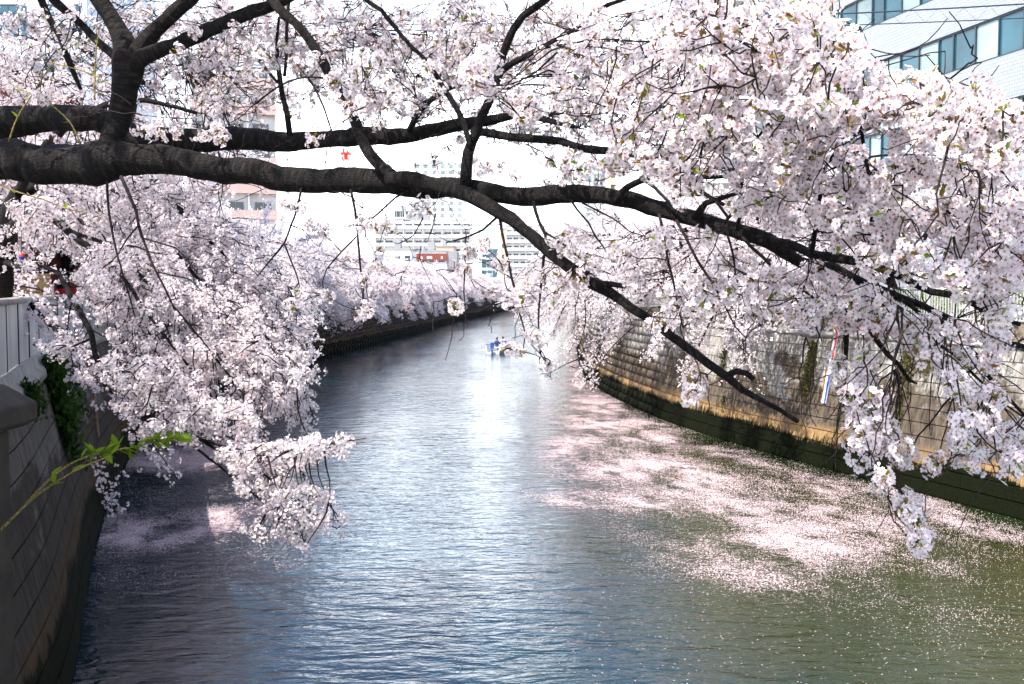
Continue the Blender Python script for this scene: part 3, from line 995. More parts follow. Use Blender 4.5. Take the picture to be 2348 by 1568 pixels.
limb('limb', [(1940, 690, 6.5), (1940, 730, 5.5), (1938, 784, 5.5), (1936, 841, 5), (1940, 904, 4.5), (1950, 954, 4), (1960, 981, 3.5), (1972, 1009, 3), (1992, 1044, 2.6), (2005, 1081, 2.2), (2025, 1121, 2), (2042, 1154, 1.8), (2060, 1190, 1.5), (2100, 1230, 1.2)], -.1, 8)
limb('limb', [(2060, 682, 5), (2117, 727, 5), (2150, 789, 4.5), (2185, 811, 4), (2222, 849, 3.5), (2255, 881, 3), (2300, 925, 2.5), (2345, 956, 2)], -.1, 8)
limb('limb', [(2130, 712, 6), (2170, 750, 6), (2207, 784, 5.5), (2240, 816, 5), (2260, 854, 5), (2285, 889, 4.5), (2322, 924, 4), (2380, 990, 3)], -.05, 8)
limb('limb', [(2272, 875, 4), (2255, 919, 4), (2242, 961, 3.5), (2222, 999, 3), (2212, 1024, 2.8), (2197, 1046, 2.5), (2182, 1059, 2), (2150, 1076, 1.2)], -.05, 8)
limb('limb', [(1415, 462, 9), (1426, 440, 8), (1461, 417, 8), (1499, 402, 7), (1549, 396, 6), (1624, 407, 5), (1700, 400, 4)], -.1, 8)
limb('limb', [(1590, 500, 9), (1604, 488, 9), (1616, 469, 7), (1649, 457, 6), (1700, 440, 4)], -.1, 8)
limb('limb', [(1690, 530, 5), (1695, 460, 4.5), (1701, 385, 4), (1709, 350, 4), (1736, 315, 3.5), (1765, 280, 3), (1800, 250, 2)], -.3, 8)
limb('limb', [(1860, 585, 6), (1880, 450, 5), (1895, 375, 5), (1930, 332, 5), (1967, 305, 4.5), (2015, 277, 4), (2080, 230, 3), (2160, 190, 2)], -.5, 8)
limb('limb', [(1980, 600, 6), (2000, 480, 5), (1990, 400, 4), (1960, 250, 4.5, -.2), (1905, 142, 4.5, -.3), (1872, 125, 4.5, -.4), (1835, 105, 4.5, -.5), (1805, 90, 5, -.5), (1765, 77, 5, -.5), (1714, 62, 4.5, -.5), (1661, 42, 4, -.5), (1594, 16, 4, -.4), (1540, -5, 3, -.4)], -.7, 8)
limb('limb', [(2050, 632, 6), (2110, 560, 5), (2150, 470, 5), (2180, 380, 4), (2220, 300, 3.5), (2265, 230, 3)], -.35, 8)
# finer wood traced one by one
twig_paths = [
 (-.1, [(277, 404, 4.5), (295, 442, 4), (312, 484, 4), (317, 514, 4), (330, 554, 3.5), (347, 597, 3.5), (362, 629, 3), (382, 667, 3), (397, 699, 2.6), (425, 732, 2.4), (450, 762, 2), (480, 800, 1.5)]),
 (-.15, [(245, 415, 3.5), (247, 467, 3), (255, 517, 3), (265, 567, 2.6), (275, 604, 2.4), (285, 642, 2.2), (297, 682, 1.8), (310, 729, 1.4)]),
 (-.12, [(317, 517, 2.4), (292, 547, 2), (272, 582, 1.7), (250, 607, 1.2)]),
 (-.1, [(332, 547, 2.2), (370, 557, 2), (400, 567, 1.8), (425, 589, 1.6), (445, 617, 1.4), (443, 645, 1)]),
 (-.1, [(362, 624, 2), (395, 632, 1.8), (437, 642, 1.6), (462, 667, 1.2)]),
 (-.1, [(691, 430, 3), (682, 479, 2.6), (667, 517, 2.5), (652, 557, 2.2), (624, 592, 2), (592, 632, 1.3)]),
 (-.1, [(652, 560, 2), (672, 609, 1.8), (684, 647, 1.6), (668, 672, 1.2), (667, 699, 1)]),
 (-.15, [(804, 435, 3.2), (814, 484, 3), (819, 529, 2.8), (822, 567, 2.5), (827, 617, 2.2), (832, 654, 2), (834, 684, 1.8), (819, 719, 1.2)]),
 (-.15, [(817, 542, 2), (782, 579, 2), (749, 617, 1.7), (739, 647, 1.4), (744, 679, 1.1)]),
 (-.15, [(940, 436, 3), (907, 452, 2.6), (869, 487, 2.4), (837, 517, 2.2), (839, 542, 1.8), (854, 567, 1.5), (862, 592, 1.1)]),
 (-.15, [(950, 440, 2.6), (969, 464, 2.3), (969, 504, 1.9), (949, 539, 1.5), (912, 559, 1)]),
 (-.2, [(1137, 500, 3.4), (1107, 527, 3), (1074, 542, 2.4), (1022, 557, 1.3)]),
 (-.2, [(1067, 546, 2.4), (1067, 604, 2), (1064, 667, 1.5), (1067, 704, 1)]),
 (-.2, [(1070, 620, 1.5), (1087, 657, 1.3), (1114, 677, 1)]),
 (-.2, [(1145, 500, 3.6), (1159, 567, 3.2), (1167, 604, 3), (1174, 640, 2.8), (1186, 682, 2.4), (1189, 714, 2), (1204, 762, 1.5), (1200, 795, 1.1)]),
 (-.15, [(1222, 462, 4.5), (1236, 509, 4), (1249, 537, 4), (1248, 570, 3.6), (1244, 597, 3.4), (1239, 657, 3), (1234, 707, 2.5), (1234, 754, 2), (1238, 806, 1.6), (1241, 834, 1.3), (1256, 864, 1)]),
 (-.2, [(1251, 534, 3.2), (1286, 557, 3), (1324, 589, 2.5), (1359, 612, 2.2), (1399, 629, 1.5)]),
 (-.15, [(1309, 460, 3), (1324, 484, 2.8), (1349, 512, 2.4), (1364, 542, 2.2), (1379, 562, 2), (1399, 592, 1.6), (1409, 622, 1.2)]),
 (-.15, [(1334, 465, 2.4), (1386, 492, 2), (1414, 507, 1.8), (1444, 532, 1.4), (1479, 542, 1)]),
 (-.2, [(1510, 490, 3.6), (1524, 547, 3.2), (1531, 597, 3), (1541, 632, 2.8), (1549, 672, 2.4), (1556, 712, 2), (1566, 752, 1.5)]),
 (-.2, [(1550, 505, 4), (1574, 547, 3.6), (1599, 597, 3.4), (1624, 634, 3), (1649, 674, 2.6), (1669, 714, 2.2), (1686, 749, 1.8), (1711, 774, 1.3)]),
 (-.2, [(1665, 530, 3), (1681, 587, 2.6), (1686, 632, 2.2), (1699, 672, 1.4)]),
 (-.2, [(1698, 540, 4.5), (1724, 569, 4.2), (1749, 592, 4), (1775, 620, 3.8), (1792, 647, 3.5), (1820, 682, 3), (1842, 712, 2.6), (1867, 742, 2.2), (1885, 782, 1.6)]),
 (-.25, [(1800, 640, 2.6), (1830, 659, 2.5), (1872, 687, 2.2), (1900, 722, 1.8), (1920, 767, 1.3)]),
 (-.1, [(587, 237, 2.5), (624, 207, 2.5), (662, 187, 2.3), (704, 177, 2.2), (747, 180, 2.2)]),
 (0.1, [(707, 180, 3), (727, 212, 3), (742, 247, 2.5), (760, 300, 2)]),
 (0.3, [(592, 137, 4), (615, 165, 3.5), (637, 190, 3.5)]),
 (-.1, [(1249, 110, 2.4), (1324, 97, 2.6), (1386, 90, 2.5), (1461, 95, 2.4), (1499, 95, 2)]),
 (-.15, [(1464, 96, 2.4), (1486, 140, 2.4), (1521, 175, 2)]),
 (-.2, [(1444, 100, 2.6), (1444, 140, 2.5), (1461, 180, 2.5), (1489, 220, 2.3), (1504, 250, 2.1), (1511, 285, 1.8)]),
 (-.1, [(1110, 215, 2.2), (1174, 200, 2.2), (1224, 195, 2.2), (1299, 202, 2), (1389, 207, 1.6)]),
 (-.6, [(1907, 387, 2.8), (1985, 362, 2.8), (2060, 355, 2.6), (2160, 357, 2)]),
 (-.8, [(2120, 290, 2), (2140, 280, 2.2), (2197, 290, 2), (2265, 297, 1.6)]),
 (-.3, [(1952, 427, 5), (2010, 412, 4.5), (2072, 392, 4), (2140, 360, 3)]),
 (0.2, [(652, 175, 4), (657, 112, 4), (659, 25, 4), (665, -40, 3)]),
 (-.2, [(1661, 512, 4), (1681, 484, 3.6), (1691, 464, 3), (1730, 430, 2.4)]),
 (-.2, [(1641, 462, 3.5), (1655, 480, 3.5), (1669, 499, 3.5)]),
 (-.1, [(1481, 417, 4), (1500, 430, 4), (1540, 470, 3.6), (1570, 495, 3)]),
]
tw = Tubes()
for off, pts in twig_paths:
    limb(None, pts, off, 6, 0.03, step=0.06, tub=tw)
# where the blossom sits: centre x, y, spread x, y, metres ahead, number
FG = [(1640, 110, 120, 100, 3.9, 46), (1800, 75, 140, 80, 3.5, 42), (1905, 120, 60, 50, 3.4, 14), (1760, 240, 190, 100, 4.0, 74), (1960, 225, 170, 60, 3.5, 40),
      (2150, 262, 150, 70, 3.5, 52), (2270, 300, 70, 70, 3.5, 26), (1700, 390, 170, 80, 4.5, 50), (1900, 420, 190, 90, 4.1, 62), (2130, 500, 200, 120, 3.9, 120),
      (2280, 600, 80, 120, 3.9, 44), (1550, 250, 140, 140, 4.4, 58), (1450, 140, 150, 110, 4.8, 54), (1330, 110, 100, 90, 6.3, 36), (1480, 330, 110, 60, 4.8, 26),
      (1150, 90, 120, 80, 6.7, 40), (950, 60, 150, 50, 6.9, 40), (840, 185, 70, 60, 5.6, 14), (800, 150, 110, 80, 7.3, 26), (890, 250, 80, 40, 6.8, 22), (1110, 180, 40, 40, 4.9, 14),
      (700, 80, 90, 80, 7.6, 40), (1290, 240, 110, 50, 5.6, 26), (980, 150, 90, 60, 6.7, 26), (540, 110, 120, 60, 7.2, 26), (1570, 560, 60, 30, 4.9, 4),
      (440, 170, 90, 70, 7.6, 22), (370, 302, 55, 14, 6.9, 9), (480, 308, 40, 12, 6.7, 6), (725, 318, 22, 12, 6.1, 2), (60, 215, 40, 25, 7.3, 5), (100, 90, 70, 70, 7.6, 18),
      (670, 478, 22, 18, 6.6, 4), (725, 522, 20, 14, 6.5, 3), (840, 515, 25, 18, 6.2, 4), (868, 525, 25, 15, 6.2, 3), (970, 472, 14, 10, 6, 2), (945, 474, 10, 10, 6, 1),
      (862, 595, 20, 25, 6.2, 4), (830, 640, 14, 14, 6.2, 2), (742, 682, 12, 10, 6.4, 2), (776, 600, 20, 20, 6.4, 2), (676, 655, 18, 12, 6.6, 2), (664, 700, 16, 12, 6.6, 2), (832, 702, 14, 10, 6.1, 2), (815, 725, 10, 8, 6.1, 1),
      (1100, 568, 32, 18, 5.7, 5), (1150, 590, 22, 16, 5.7, 4), (1065, 700, 22, 10, 5.8, 2), (1112, 668, 18, 14, 5.8, 3), (1060, 610, 16, 20, 5.8, 2), (1190, 690, 28, 35, 5.6, 6), (1180, 800, 20, 14, 5.6, 3), (1252, 852, 14, 20, 5.6, 3), (1237, 770, 18, 22, 5.6, 4),
      (1300, 555, 40, 40, 5.6, 9), (1250, 650, 40, 40, 5.6, 8), (1320, 620, 40, 35, 5.5, 6), (1420, 610, 45, 50, 5.3, 8), (1500, 700, 60, 50, 5.2, 5), (1590, 893, 18, 22, 4.9, 6), (1600, 700, 70, 60, 5, 12),
      (1700, 655, 90, 70, 4.9, 32), (1830, 680, 90, 60, 4.6, 32), (1960, 715, 100, 45, 4.4, 24), (1955, 850, 35, 40, 4.3, 12), (1990, 930, 35, 45, 4.3, 14), (2010, 1000, 35, 30, 4.3, 10), (2060, 1045, 26, 26, 4.3, 6), (1971, 1064, 10, 8, 4.3, 2), (1950, 1020, 20, 12, 4.3, 3),
      (2030, 1102, 22, 18, 4.3, 4), (2090, 1150, 20, 28, 4.3, 7), (2112, 1225, 12, 30, 4.3, 7), (2100, 750, 90, 45, 4.3, 20), (2200, 800, 90, 45, 4.2, 20), (2225, 870, 70, 50, 4.2, 16), (2205, 985, 20, 32, 4.2, 6), (2270, 985, 36, 30, 4.2, 8), (2320, 1010, 20, 50, 4.2, 8), (2145, 1068, 12, 14, 4.2, 3), (2230, 1045, 32, 24, 4.2, 6), (2310, 1075, 22, 14, 4.2, 3), (1280, 400, 90, 30, 6, 8), (1120, 380, 30, 30, 6.2, 3), (1330, 380, 60, 30, 5.8, 10)]
tg = []
for cx_, cy_, sx, sy, d, n in FG:
    for _ in range(int(n * 1.08)):
        while True:
            u, v = random.uniform(-1, 1), random.uniform(-1, 1)
            if u * u + v * v < 1:
                break
        tg.append(P(cx_ + u * sx * 1.15, cy_ + v * sy * 1.15, d + random.gauss(0, 0.28)))
for cx_, cy_, sx, sy, d, n in [(800, 110, 260, 120, 9, 200), (1120, 150, 220, 140, 8.6, 180), (1420, 200, 200, 140, 7.6, 150), (560, 60, 200, 60, 9.5, 70), (330, 60, 160, 60, 9.5, 50), (600, 230, 130, 60, 9.5, 50), (480, 120, 150, 110, 9.5, 70), (150, 130, 160, 110, 9.5, 70), (1250, 300, 130, 50, 8, 30), (1600, 150, 150, 140, 6, 50), (900, 230, 150, 50, 8.6, 40)]:
    for _ in range(n):
        tg.append(P(cx_ + random.gauss(0, .55) * sx, cy_ + random.gauss(0, .55) * sy, d + random.gauss(0, .7)))
n_in = len(tg)
for _ in range(3000):                                # unseen crown added over the camera's left to shade bough and abutment
    tg.append(Vector((random.uniform(-10.5, 5.0), random.uniform(2.5, 9.5), 10.6 + random.gauss(0, .55))))
for _ in range(1100):                                # the same tree's unseen crown above and left, added for shade
    x = random.uniform(-1500, 1700)
    y = -abs(random.gauss(0, 420)) - 40
    tg.append(P(x, y, bd(x) + random.uniform(-2.4, 1.6)))
tg = np.array([tuple(t) for t in tg])
# wood reaching up into that crown
for k in range(16):
    x0 = -500 + k * 170
    x1, y1 = x0 + random.uniform(-150, 250), random.uniform(-700, -350)
    limb(None, [(x0, 395 if x0 < 1300 else 460, 6, .1), (x0 + random.uniform(-60, 60), -60, 6, random.uniform(-.8, .6)), (x1, y1, 3, random.uniform(-1.5, .8))], 0, 6, 0.03, step=0.12, tub=tw) if k in (0, 1, 2) else limb(None, [(x0, -70, 6, random.uniform(-.5, .3)), (x0 + random.uniform(-90, 90), -250, 5, random.uniform(-1, .5)), (x1, y1, 3, random.uniform(-1.5, .8))], 0, 6, 0.03, step=0.12, tub=tw)
for k in range(9):
    xa = -9.5 + 1.7 * k
    sp = smooth_path([(-8.0, 8.5, 6.0, .12), (-7.2, 7.4, 8.4, .09), (xa * .7 - 1.5, 6.5 + random.uniform(-1, 1), 10.2, .06), (xa, random.uniform(3, 9), 10.7, .02)], .12)
    tw.add(sp[:, :3], sp[:, 3], 7, True, .03)
    wood_nodes.append(sp[:, :3])
kept = attach_twigs(np.concatenate(wood_nodes), tg, tw, 0.0075, 0.0022, 5, 0.05, dmax=1.1)
n_in = int(kept[:n_in].sum())
tg = tg[kept]
sp = smooth_path([(-8.0, 8.6, 5.6, .16), (-8.4, 10.2, 7.4, .12), (-8.3, 12.0, 8.6, .08), (-8.0, 14.6, 9.4, .03)], .12)  # unseen limb added to carry the shading crown
tw.add(sp[:, :3], sp[:, 3], 7, True, .03)
tb = np.stack([rng.uniform(-10.4, -6.7, 2600), rng.uniform(10.0, 15.4, 2600), rng.normal(9.0, .55, 2600)], -1)  # unseen crown clusters added to shade the lower-left water
kb = attach_twigs(sp[:, :3], tb, tw, 0.010, 0.0025, 3, 0.12, 12, dmax=2.5)
shade_crown = tb[kb]
# bare little twigs among the blossom
allw = np.concatenate(wood_nodes)
px, py, dep = proj(allw)
sel = allw[(py < 700) & (px > 560)]
bare = np.concatenate([sel[rng.integers(0, len(sel), 1100)] + rng.normal(0, 1, (1100, 3)) * np.array([0.30, 0.16, 0.28]), tg[rng.integers(0, n_in, 1100)] + rng.normal(0, .12, (1100, 3))])
attach_twigs(sel, bare, tw, 0.0052, 0.0018, 4, 0.05, 6, dmax=.9)
props(link('twigs', tw.mesh('twigs', 'twig_bark'), fg), kind='stuff')
# 300 clusters that show largest are parts, the rest one mass
tin = tg[:n_in]
_, _, dep = proj(tin)
px, py, _ = proj(tin)
score = np.where((px > 0) & (px < 2347) & (py > 0) & (py < 1568), dep, 99)
order = np.argsort(score)
for i in order[:300]:
    e = [random.uniform(0, 6.28) for _ in range(3)]
    s_ = random.uniform(0.95, 1.25)
    M = Matrix.Translation(tin[i]) @ Matrix.Rotation(e[0], 4, 'X') @ Matrix.Rotation(e[1], 4, 'Y') @ Matrix.Rotation(e[2], 4, 'Z') @ Matrix.Scale(s_, 4)
    link('blossom_cluster', random.choice(NEAR), fg, matrix=M)
rest = np.concatenate([tin[order[300:]], tg[n_in:], shade_crown])
point_stuff('blossoms', rest, GN_NEAR, len(NEAR), fg, 0.92, 1.25)

# ------------------------------------------------------------------ the cherry trees along the banks
def flowers_np(centers, nf, rt, rf, sides=5, updir=None):
    """tufts of flat flowers as one mesh: pentagons scattered round each centre"""
    n = len(centers)
    d = rng.normal(size=(n * nf, 3))
    d /= np.linalg.norm(d, axis=1)[:, None]
    c_ = np.repeat(centers, nf, 0) + d * (rt * rng.uniform(0.35, 1.0, (n * nf, 1)))
    M = frames(d + rng.normal(0, 0.45, d.shape))
    a = np.arange(sides) * 2 * math.pi / sides
    base = np.stack([np.cos(a), np.sin(a), 0 * a], -1)
    rr = rf * rng.uniform(0.75, 1.2, (n * nf, 1, 1))
    V = np.einsum('nij,kj->nki', M, base) * rr + c_[:, None]
    return V.reshape(-1, 3), np.arange(n * nf * sides).reshape(-1, sides)
def grow(p, d, L, step, droop, wob, rise=0.0, dmin=-.62):
    pts = [p.copy()]
    d = d / np.linalg.norm(d)
    n = max(2, int(L / step))
    for i in range(n):
        t = i / n
        d = d + np.array([0, 0, -droop * step * (0.3 + 1.4 * t) + rise * step * (1 - t)]) + rng.normal(0, wob, 3)
        d /= np.linalg.norm(d)
        d[2] = max(d[2], dmin)
        p = p + d * step
        pts.append(p.copy())
    return np.array(pts)
def gen_tree(nlimb, tall, reach, dens, zmin):
    """local frame: +x towards the river, z up from the bank. Returns wood tubes and blossom centres"""
    wood, fine, tips = Tubes(), Tubes(), []
    tr = smooth_path([(-.1, 0, -.3, .30), (0, .03, .4, .24), (.15, .05, 1.1, .20), (.42, .02, 1.9, .18), (.6, 0, 2.4, .16)], .2)
    wood.add(tr[:, :3], tr[:, 3], 9, True, .04)
    for i in range(nlimb):
        river = i < nlimb * .66
        az = rng.uniform(-1.2, 1.2) if river else rng.uniform(1.0, 5.28)
        tier = i % 3
        el = ((rng.uniform(.65, 1.2), rng.uniform(.25, .6), rng.uniform(-.05, .3))[tier]) if river else rng.uniform(.5, 1.35)
        L = ((.70, .95, 1.12)[tier] if river else .62) * reach * rng.uniform(.88, 1.12)
        st = tr[rng.integers(len(tr) - 4, len(tr)), :3]
        d = np.array([math.cos(az) * math.cos(el), math.sin(az) * math.cos(el), math.sin(el) * tall])
        lp = grow(st, d, L, .3, (.26, .24, .20)[tier] if river else .33, .07, dmin=(-.55, -.68, -.80)[tier])
        keep = lp[:, 2] > zmin
        lp = lp[:max(3, int(np.argmin(keep)) if not keep.all() else len(lp))]
        rad = np.linspace(.10, .018, len(lp))
        wood.add(lp, rad, 7, True, .03)
        for j in range(2, len(lp)):
            for rep in range(2 if j > 3 else 1):
                t = j / len(lp)
                tan = lp[j] - lp[j - 1]
                tan /= np.linalg.norm(tan)
                side = np.cross(tan, [0, 0, 1]) * (1 if (j + rep) % 2 else -1)
                dd = tan * .8 + side * rng.uniform(.3, 1.1) + np.array([0, 0, rng.uniform(-.25, .55)])
                sl = rng.uniform(.7, 2.0) * (1.15 - .45 * t)
                sp = grow(lp[j], dd, sl, .16, .5, .10, dmin=-.72)
                sp = sp[sp[:, 2] > zmin - .2]
                if len(sp) < 3:
                    continue
                fine.add(sp, np.linspace(.016, .004, len(sp)), 4, False)
                m_ = np.linspace(0.12, 1, len(sp))
                for q_ in range(1, len(sp)):
                    for _ in range(dens):
                        o = rng.normal(0, .13, 3) * np.array([1, 1, .75])
                        tips.append(sp[q_] + o + np.array([0, 0, -.03]))
                    if rng.random() < .35:
                        tl = grow(sp[q_], rng.normal(0, 1, 3) + np.array([0, 0, -.4]), rng.uniform(.2, .5), .1, .9, .12)
                        fine.add(tl, np.linspace(.005, .002, len(tl)), 3, False)
                        for w_ in tl[1:]:
                            tips.append(w_ + rng.normal(0, .03, 3))
    return wood, fine, np.array(tips)
def tree_meshes(tag, nlimb, tall, reach, dens, zmin, nf, rt, rf, leaf):
    wood, fine, tips = gen_tree(nlimb, tall, reach, dens, zmin)
    V, q = flowers_np(tips, nf, rt, rf)
    polys, midx = [q], [np.zeros(len(q), int)]
    if leaf:
        tl = tips[rng.random(len(tips)) < leaf]
        V2, q2 = flowers_np(tl, 3, rt * .9, rf * .75, 3)
        polys.append(q2 + len(V))
        V = np.concatenate([V, V2])
        midx.append(np.ones(len(q2), int))
    bl = npmesh('blossoms', V, polys, np.concatenate(midx))
    bl.materials.append(MAT['petal'])
    bl.materials.append(MAT['green_leaf'])
    return wood.mesh('trunk_and_limbs', 'bark'), fine.mesh('twigs', 'twig_bark'), bl, len(tips)
VARS_NEAR = [tree_meshes('n', 17, 1.15, 7.6, 2, -3.2, 5, .066, .027, .10) for _ in range(3)]
VARS_FAR = [tree_meshes('f', 15, 1.15, 7.8, 1, -3.5, 5, .14, .055, 0) for _ in range(2)]
def bank_tree(B, y, back, zb, var, sc, label, group, rot=0.0, xy=None):
    p, t, n_ = B.at(np.array(B.sy(y)), 4.5, -back)
    ang = math.atan2(n_[1], n_[0]) + rot
    o = root('cherry_tree', (p[0], p[1], zb), label, 'tree', group, ang)
    o.scale = (sc, sc, sc * random.uniform(.95, 1.08))
    for nm, me, kd in (('trunk', var[0], None), ('twigs', var[1], 'stuff'), ('blossoms', var[2], 'stuff')):
        c_ = bpy.data.objects.new(nm, me)
        COL.objects.link(c_)
        c_.parent = o
        if kd:
            c_['kind'] = kd
    return o
LL, LG = 'blossoming cherry tree of the row along the white-fenced bank, drooping over the water', 'cherry trees along the white-fenced bank'
RL, RG = 'blossoming cherry tree of the row behind the barred railing on the sunlit wall', 'cherry trees along the barred railing'
y, k = 38.0, 0
while y < 330:
    near = y < 75
    bank_tree(LB, y, 1.3 + random.uniform(0, .8), Z_LB, random.choice(VARS_NEAR if near else VARS_FAR), random.uniform(.98, 1.12) * (1.1 if y < 40 else 1 if y < 100 else .85 if y < 140 else .72), LL, LG, random.uniform(-.35, .35))
    y += random.uniform(5.0, 6.4) if near else random.uniform(6.5, 8.5)
for y, sc in ((24, 1.3), (30, 1.45), (37, 1.5), (45, 1.4), (55, 1.3)):      # a second line further back from the water
    bank_tree(LB, y, 6.0 + random.uniform(0, 1), Z_LB, random.choice(VARS_NEAR), sc, 'tall blossoming cherry tree of the second line, further from the water', 'second line of cherry trees', random.uniform(-.6, .6))
for y, back, rt_ in ((8.0, 6.5, math.pi),):                      # unseen tree added beside the bridge to shade the lower-left water
    bank_tree(LB, y, back, Z_LB, VARS_NEAR[1], 1.15, 'blossoming cherry tree beside the bridge end, next to the great boughs', None, rt_)
y = 33.0
while y < 330:
    near = y < 80
    bank_tree(RB, y, .8 + random.uniform(0, .5), Z_RB, random.choice(VARS_NEAR if near else VARS_FAR), random.uniform(.90, 1.0) if y < 44 else random.uniform(.88, .98) if y < 110 else random.uniform(.8, .9), RL, RG, random.uniform(-.35, .35))
    y += random.uniform(5.5, 7.0) if near else random.uniform(6.5, 8.5)
for y in (30, 39, 48):
    bank_tree(RB, y, 6.5, Z_RB, random.choice(VARS_NEAR), random.uniform(.95, 1.05), 'blossoming cherry tree across the lane behind the barred railing', 'cherry trees across the lane', random.uniform(-.6, .6))

# the tree at the end of the white fence, whose branches hang down to the water
A = root('cherry_tree', tuple(P(-14, 700, 18.6).to_2d()) + (Z_LB,), 'cherry tree by the white fence with branches sweeping down almost to the water', 'tree')
wood_nodes = []
ta = Tubes()
def lim(pts, tub, sides=8):
    W3 = []
    for x, y, r_, d in pts:
        w = P(x, y, d)
        W3.append((w.x, w.y, w.z, r_ / F * d))
    sp = smooth_path(W3, .15)
    path = sp[:, :3] + rng.normal(0, .006, (len(sp), 3))
    tub.add(path, np.maximum(sp[:, 3], .003), sides, True, .03)
    wood_nodes.append(path)
lim([(-14, 860, 40, 18.6), (-14, 760, 36, 18.6), (-8, 690, 34, 18.6), (0, 600, 32, 18.5), (10, 540, 28, 18.3), (24, 490, 24, 18), (42, 440, 18, 17.6)], ta, 12)
link('trunk', ta.mesh('trunk', 'bark'), A)
ta = Tubes()
for pts in [
    [(10, 545, 16, 18.2), (50, 500, 14, 17.2), (95, 490, 12, 16.5), (130, 507, 10, 16.2), (160, 532, 9, 16), (185, 554, 8, 15.8), (215, 574, 7, 15.6), (237, 592, 7, 15.4), (262, 612, 6, 15.2), (292, 647, 5, 15), (320, 690, 4, 14.8), (370, 760, 3, 14.6), (440, 850, 2.5, 14.4)],
    [(8, 600, 7, 18.4), (60, 615, 5, 17.2), (100, 612, 4.5, 16.2), (135, 628, 5, 15.8), (152, 660, 6, 15.5), (165, 685, 6.5, 15.3), (180, 710, 6.5, 15.1), (197, 740, 6.5, 14.9), (210, 770, 6.5, 14.7), (218, 811, 6.5, 14.5), (232, 844, 6.5, 14.4), (250, 861, 6, 14.3), (270, 874, 6, 14.2), (300, 889, 5.5, 14.1), (332, 921, 5, 14), (375, 959, 4.5, 13.9), (405, 972, 4.5, 13.8), (450, 1004, 4, 13.6), (500, 1034, 3.5, 13.4), (550, 1054, 3.2, 13.2), (587, 1074, 3, 13), (640, 1115, 2.4, 12.9), (700, 1165, 1.8, 12.8), (770, 1210, 1.2, 12.7)],
    [(395, 965, 3.5, 13.9), (425, 1006, 3.2, 13.7), (462, 1036, 3, 13.6), (500, 1066, 2.8, 13.4), (525, 1089, 2.5, 13.3), (580, 1130, 2, 13.2), (640, 1190, 1.6, 13), (700, 1240, 1.2, 12.9)],
    [(30, 470, 14, 17.9), (90, 420, 12, 17.8), (180, 400, 10, 18), (300, 420, 8, 18.3), (400, 470, 7, 18.3), (470, 540, 6, 18), (540, 620, 5, 17.6), (600, 700, 4, 17.2), (650, 790, 3, 17), (690, 880, 2, 16.8), (720, 960, 1.2, 16.6)],
    [(40, 440, 12, 17.6), (110, 330, 10, 16.5), (220, 250, 8, 16), (330, 230, 6, 15.8), (450, 260, 4, 15.8)],
    [(300, 420, 5, 18.3), (360, 520, 5, 17.6), (420, 600, 4, 17), (500, 690, 3.5, 16.6), (560, 790, 3, 16.2), (600, 880, 2, 16)],
    [(445, 1000, 3, 13.6), (500, 1020, 2.8, 13.4), (587, 1044, 2.6, 13.1), (650, 1036, 2.2, 12.9), (712, 1026, 1.8, 12.7), (780, 1012, 1.4, 12.5), (838, 1003, 1, 12.4)],
    [(160, 532, 5, 16), (240, 560, 4.5, 15.6), (330, 640, 4, 15.2), (420, 730, 3.5, 14.9), (500, 830, 2.6, 14.6), (570, 920, 1.8, 14.3)],
    [(212, 775, 3, 14.7), (180, 788, 2.6, 14.5), (150, 798, 2.2, 14.4), (110, 796, 1.8, 14.3), (75, 790, 1.2, 14.3)],
]:
    lim(pts, ta)
link('limbs', ta.mesh('limbs', 'bark'), A)
AR = [(150, 500, 110, 70, 16.3, 420), (60, 540, 60, 70, 16.4, 120), (330, 520, 170, 110, 17.6, 1100), (300, 640, 120, 90, 15.4, 650), (470, 620, 150, 120, 17.2, 1300), (430, 760, 160, 100, 15.4, 1200), (590, 740, 110, 120, 17.2, 1100), (530, 870, 150, 90, 15.0, 1100), (640, 850, 70, 100, 16.6, 520), (370, 880, 90, 60, 14.3, 420),
      (480, 970, 110, 50, 13.8, 420), (690, 960, 30, 40, 16.6, 60), (600, 1050, 100, 34, 13.1, 340), (720, 1026, 70, 16, 12.7, 130), (790, 1010, 45, 8, 12.5, 30), (600, 1110, 60, 40, 13.1, 110), (690, 1140, 60, 30, 12.9, 120), (740, 1195, 45, 16, 12.8, 60), (650, 1195, 60, 34, 13.0, 110), (700, 1242, 26, 12, 12.9, 22), (590, 1230, 18, 12, 13.1, 10),
      (130, 800, 55, 24, 14.3, 70), (200, 850, 30, 20, 14.3, 30), (270, 850, 40, 30, 14.2, 60), (280, 640, 70, 60, 15.5, 200), (190, 660, 36, 24, 15.6, 40), (300, 940, 40, 30, 14, 40), (340, 985, 20, 14, 13.9, 18), (400, 340, 180, 110, 17, 600), (200, 280, 160, 120, 16.5, 420), (200, 100, 220, 130, 17, 420), (450, 130, 160, 130, 17.5, 330)]
tgA = []
for cx_, cy_, sx, sy, d, n in AR:
    for _ in range(int(n * .72)):
        while True:
            u, v = random.uniform(-1, 1), random.uniform(-1, 1)
            if u * u + v * v < 1:
                break
        tgA.append(tuple(P(cx_ + u * sx * 1.1, cy_ + v * sy * 1.1, d + random.gauss(0, .55) + u * .3)))
tgA = np.array(tgA)
ta = Tubes()
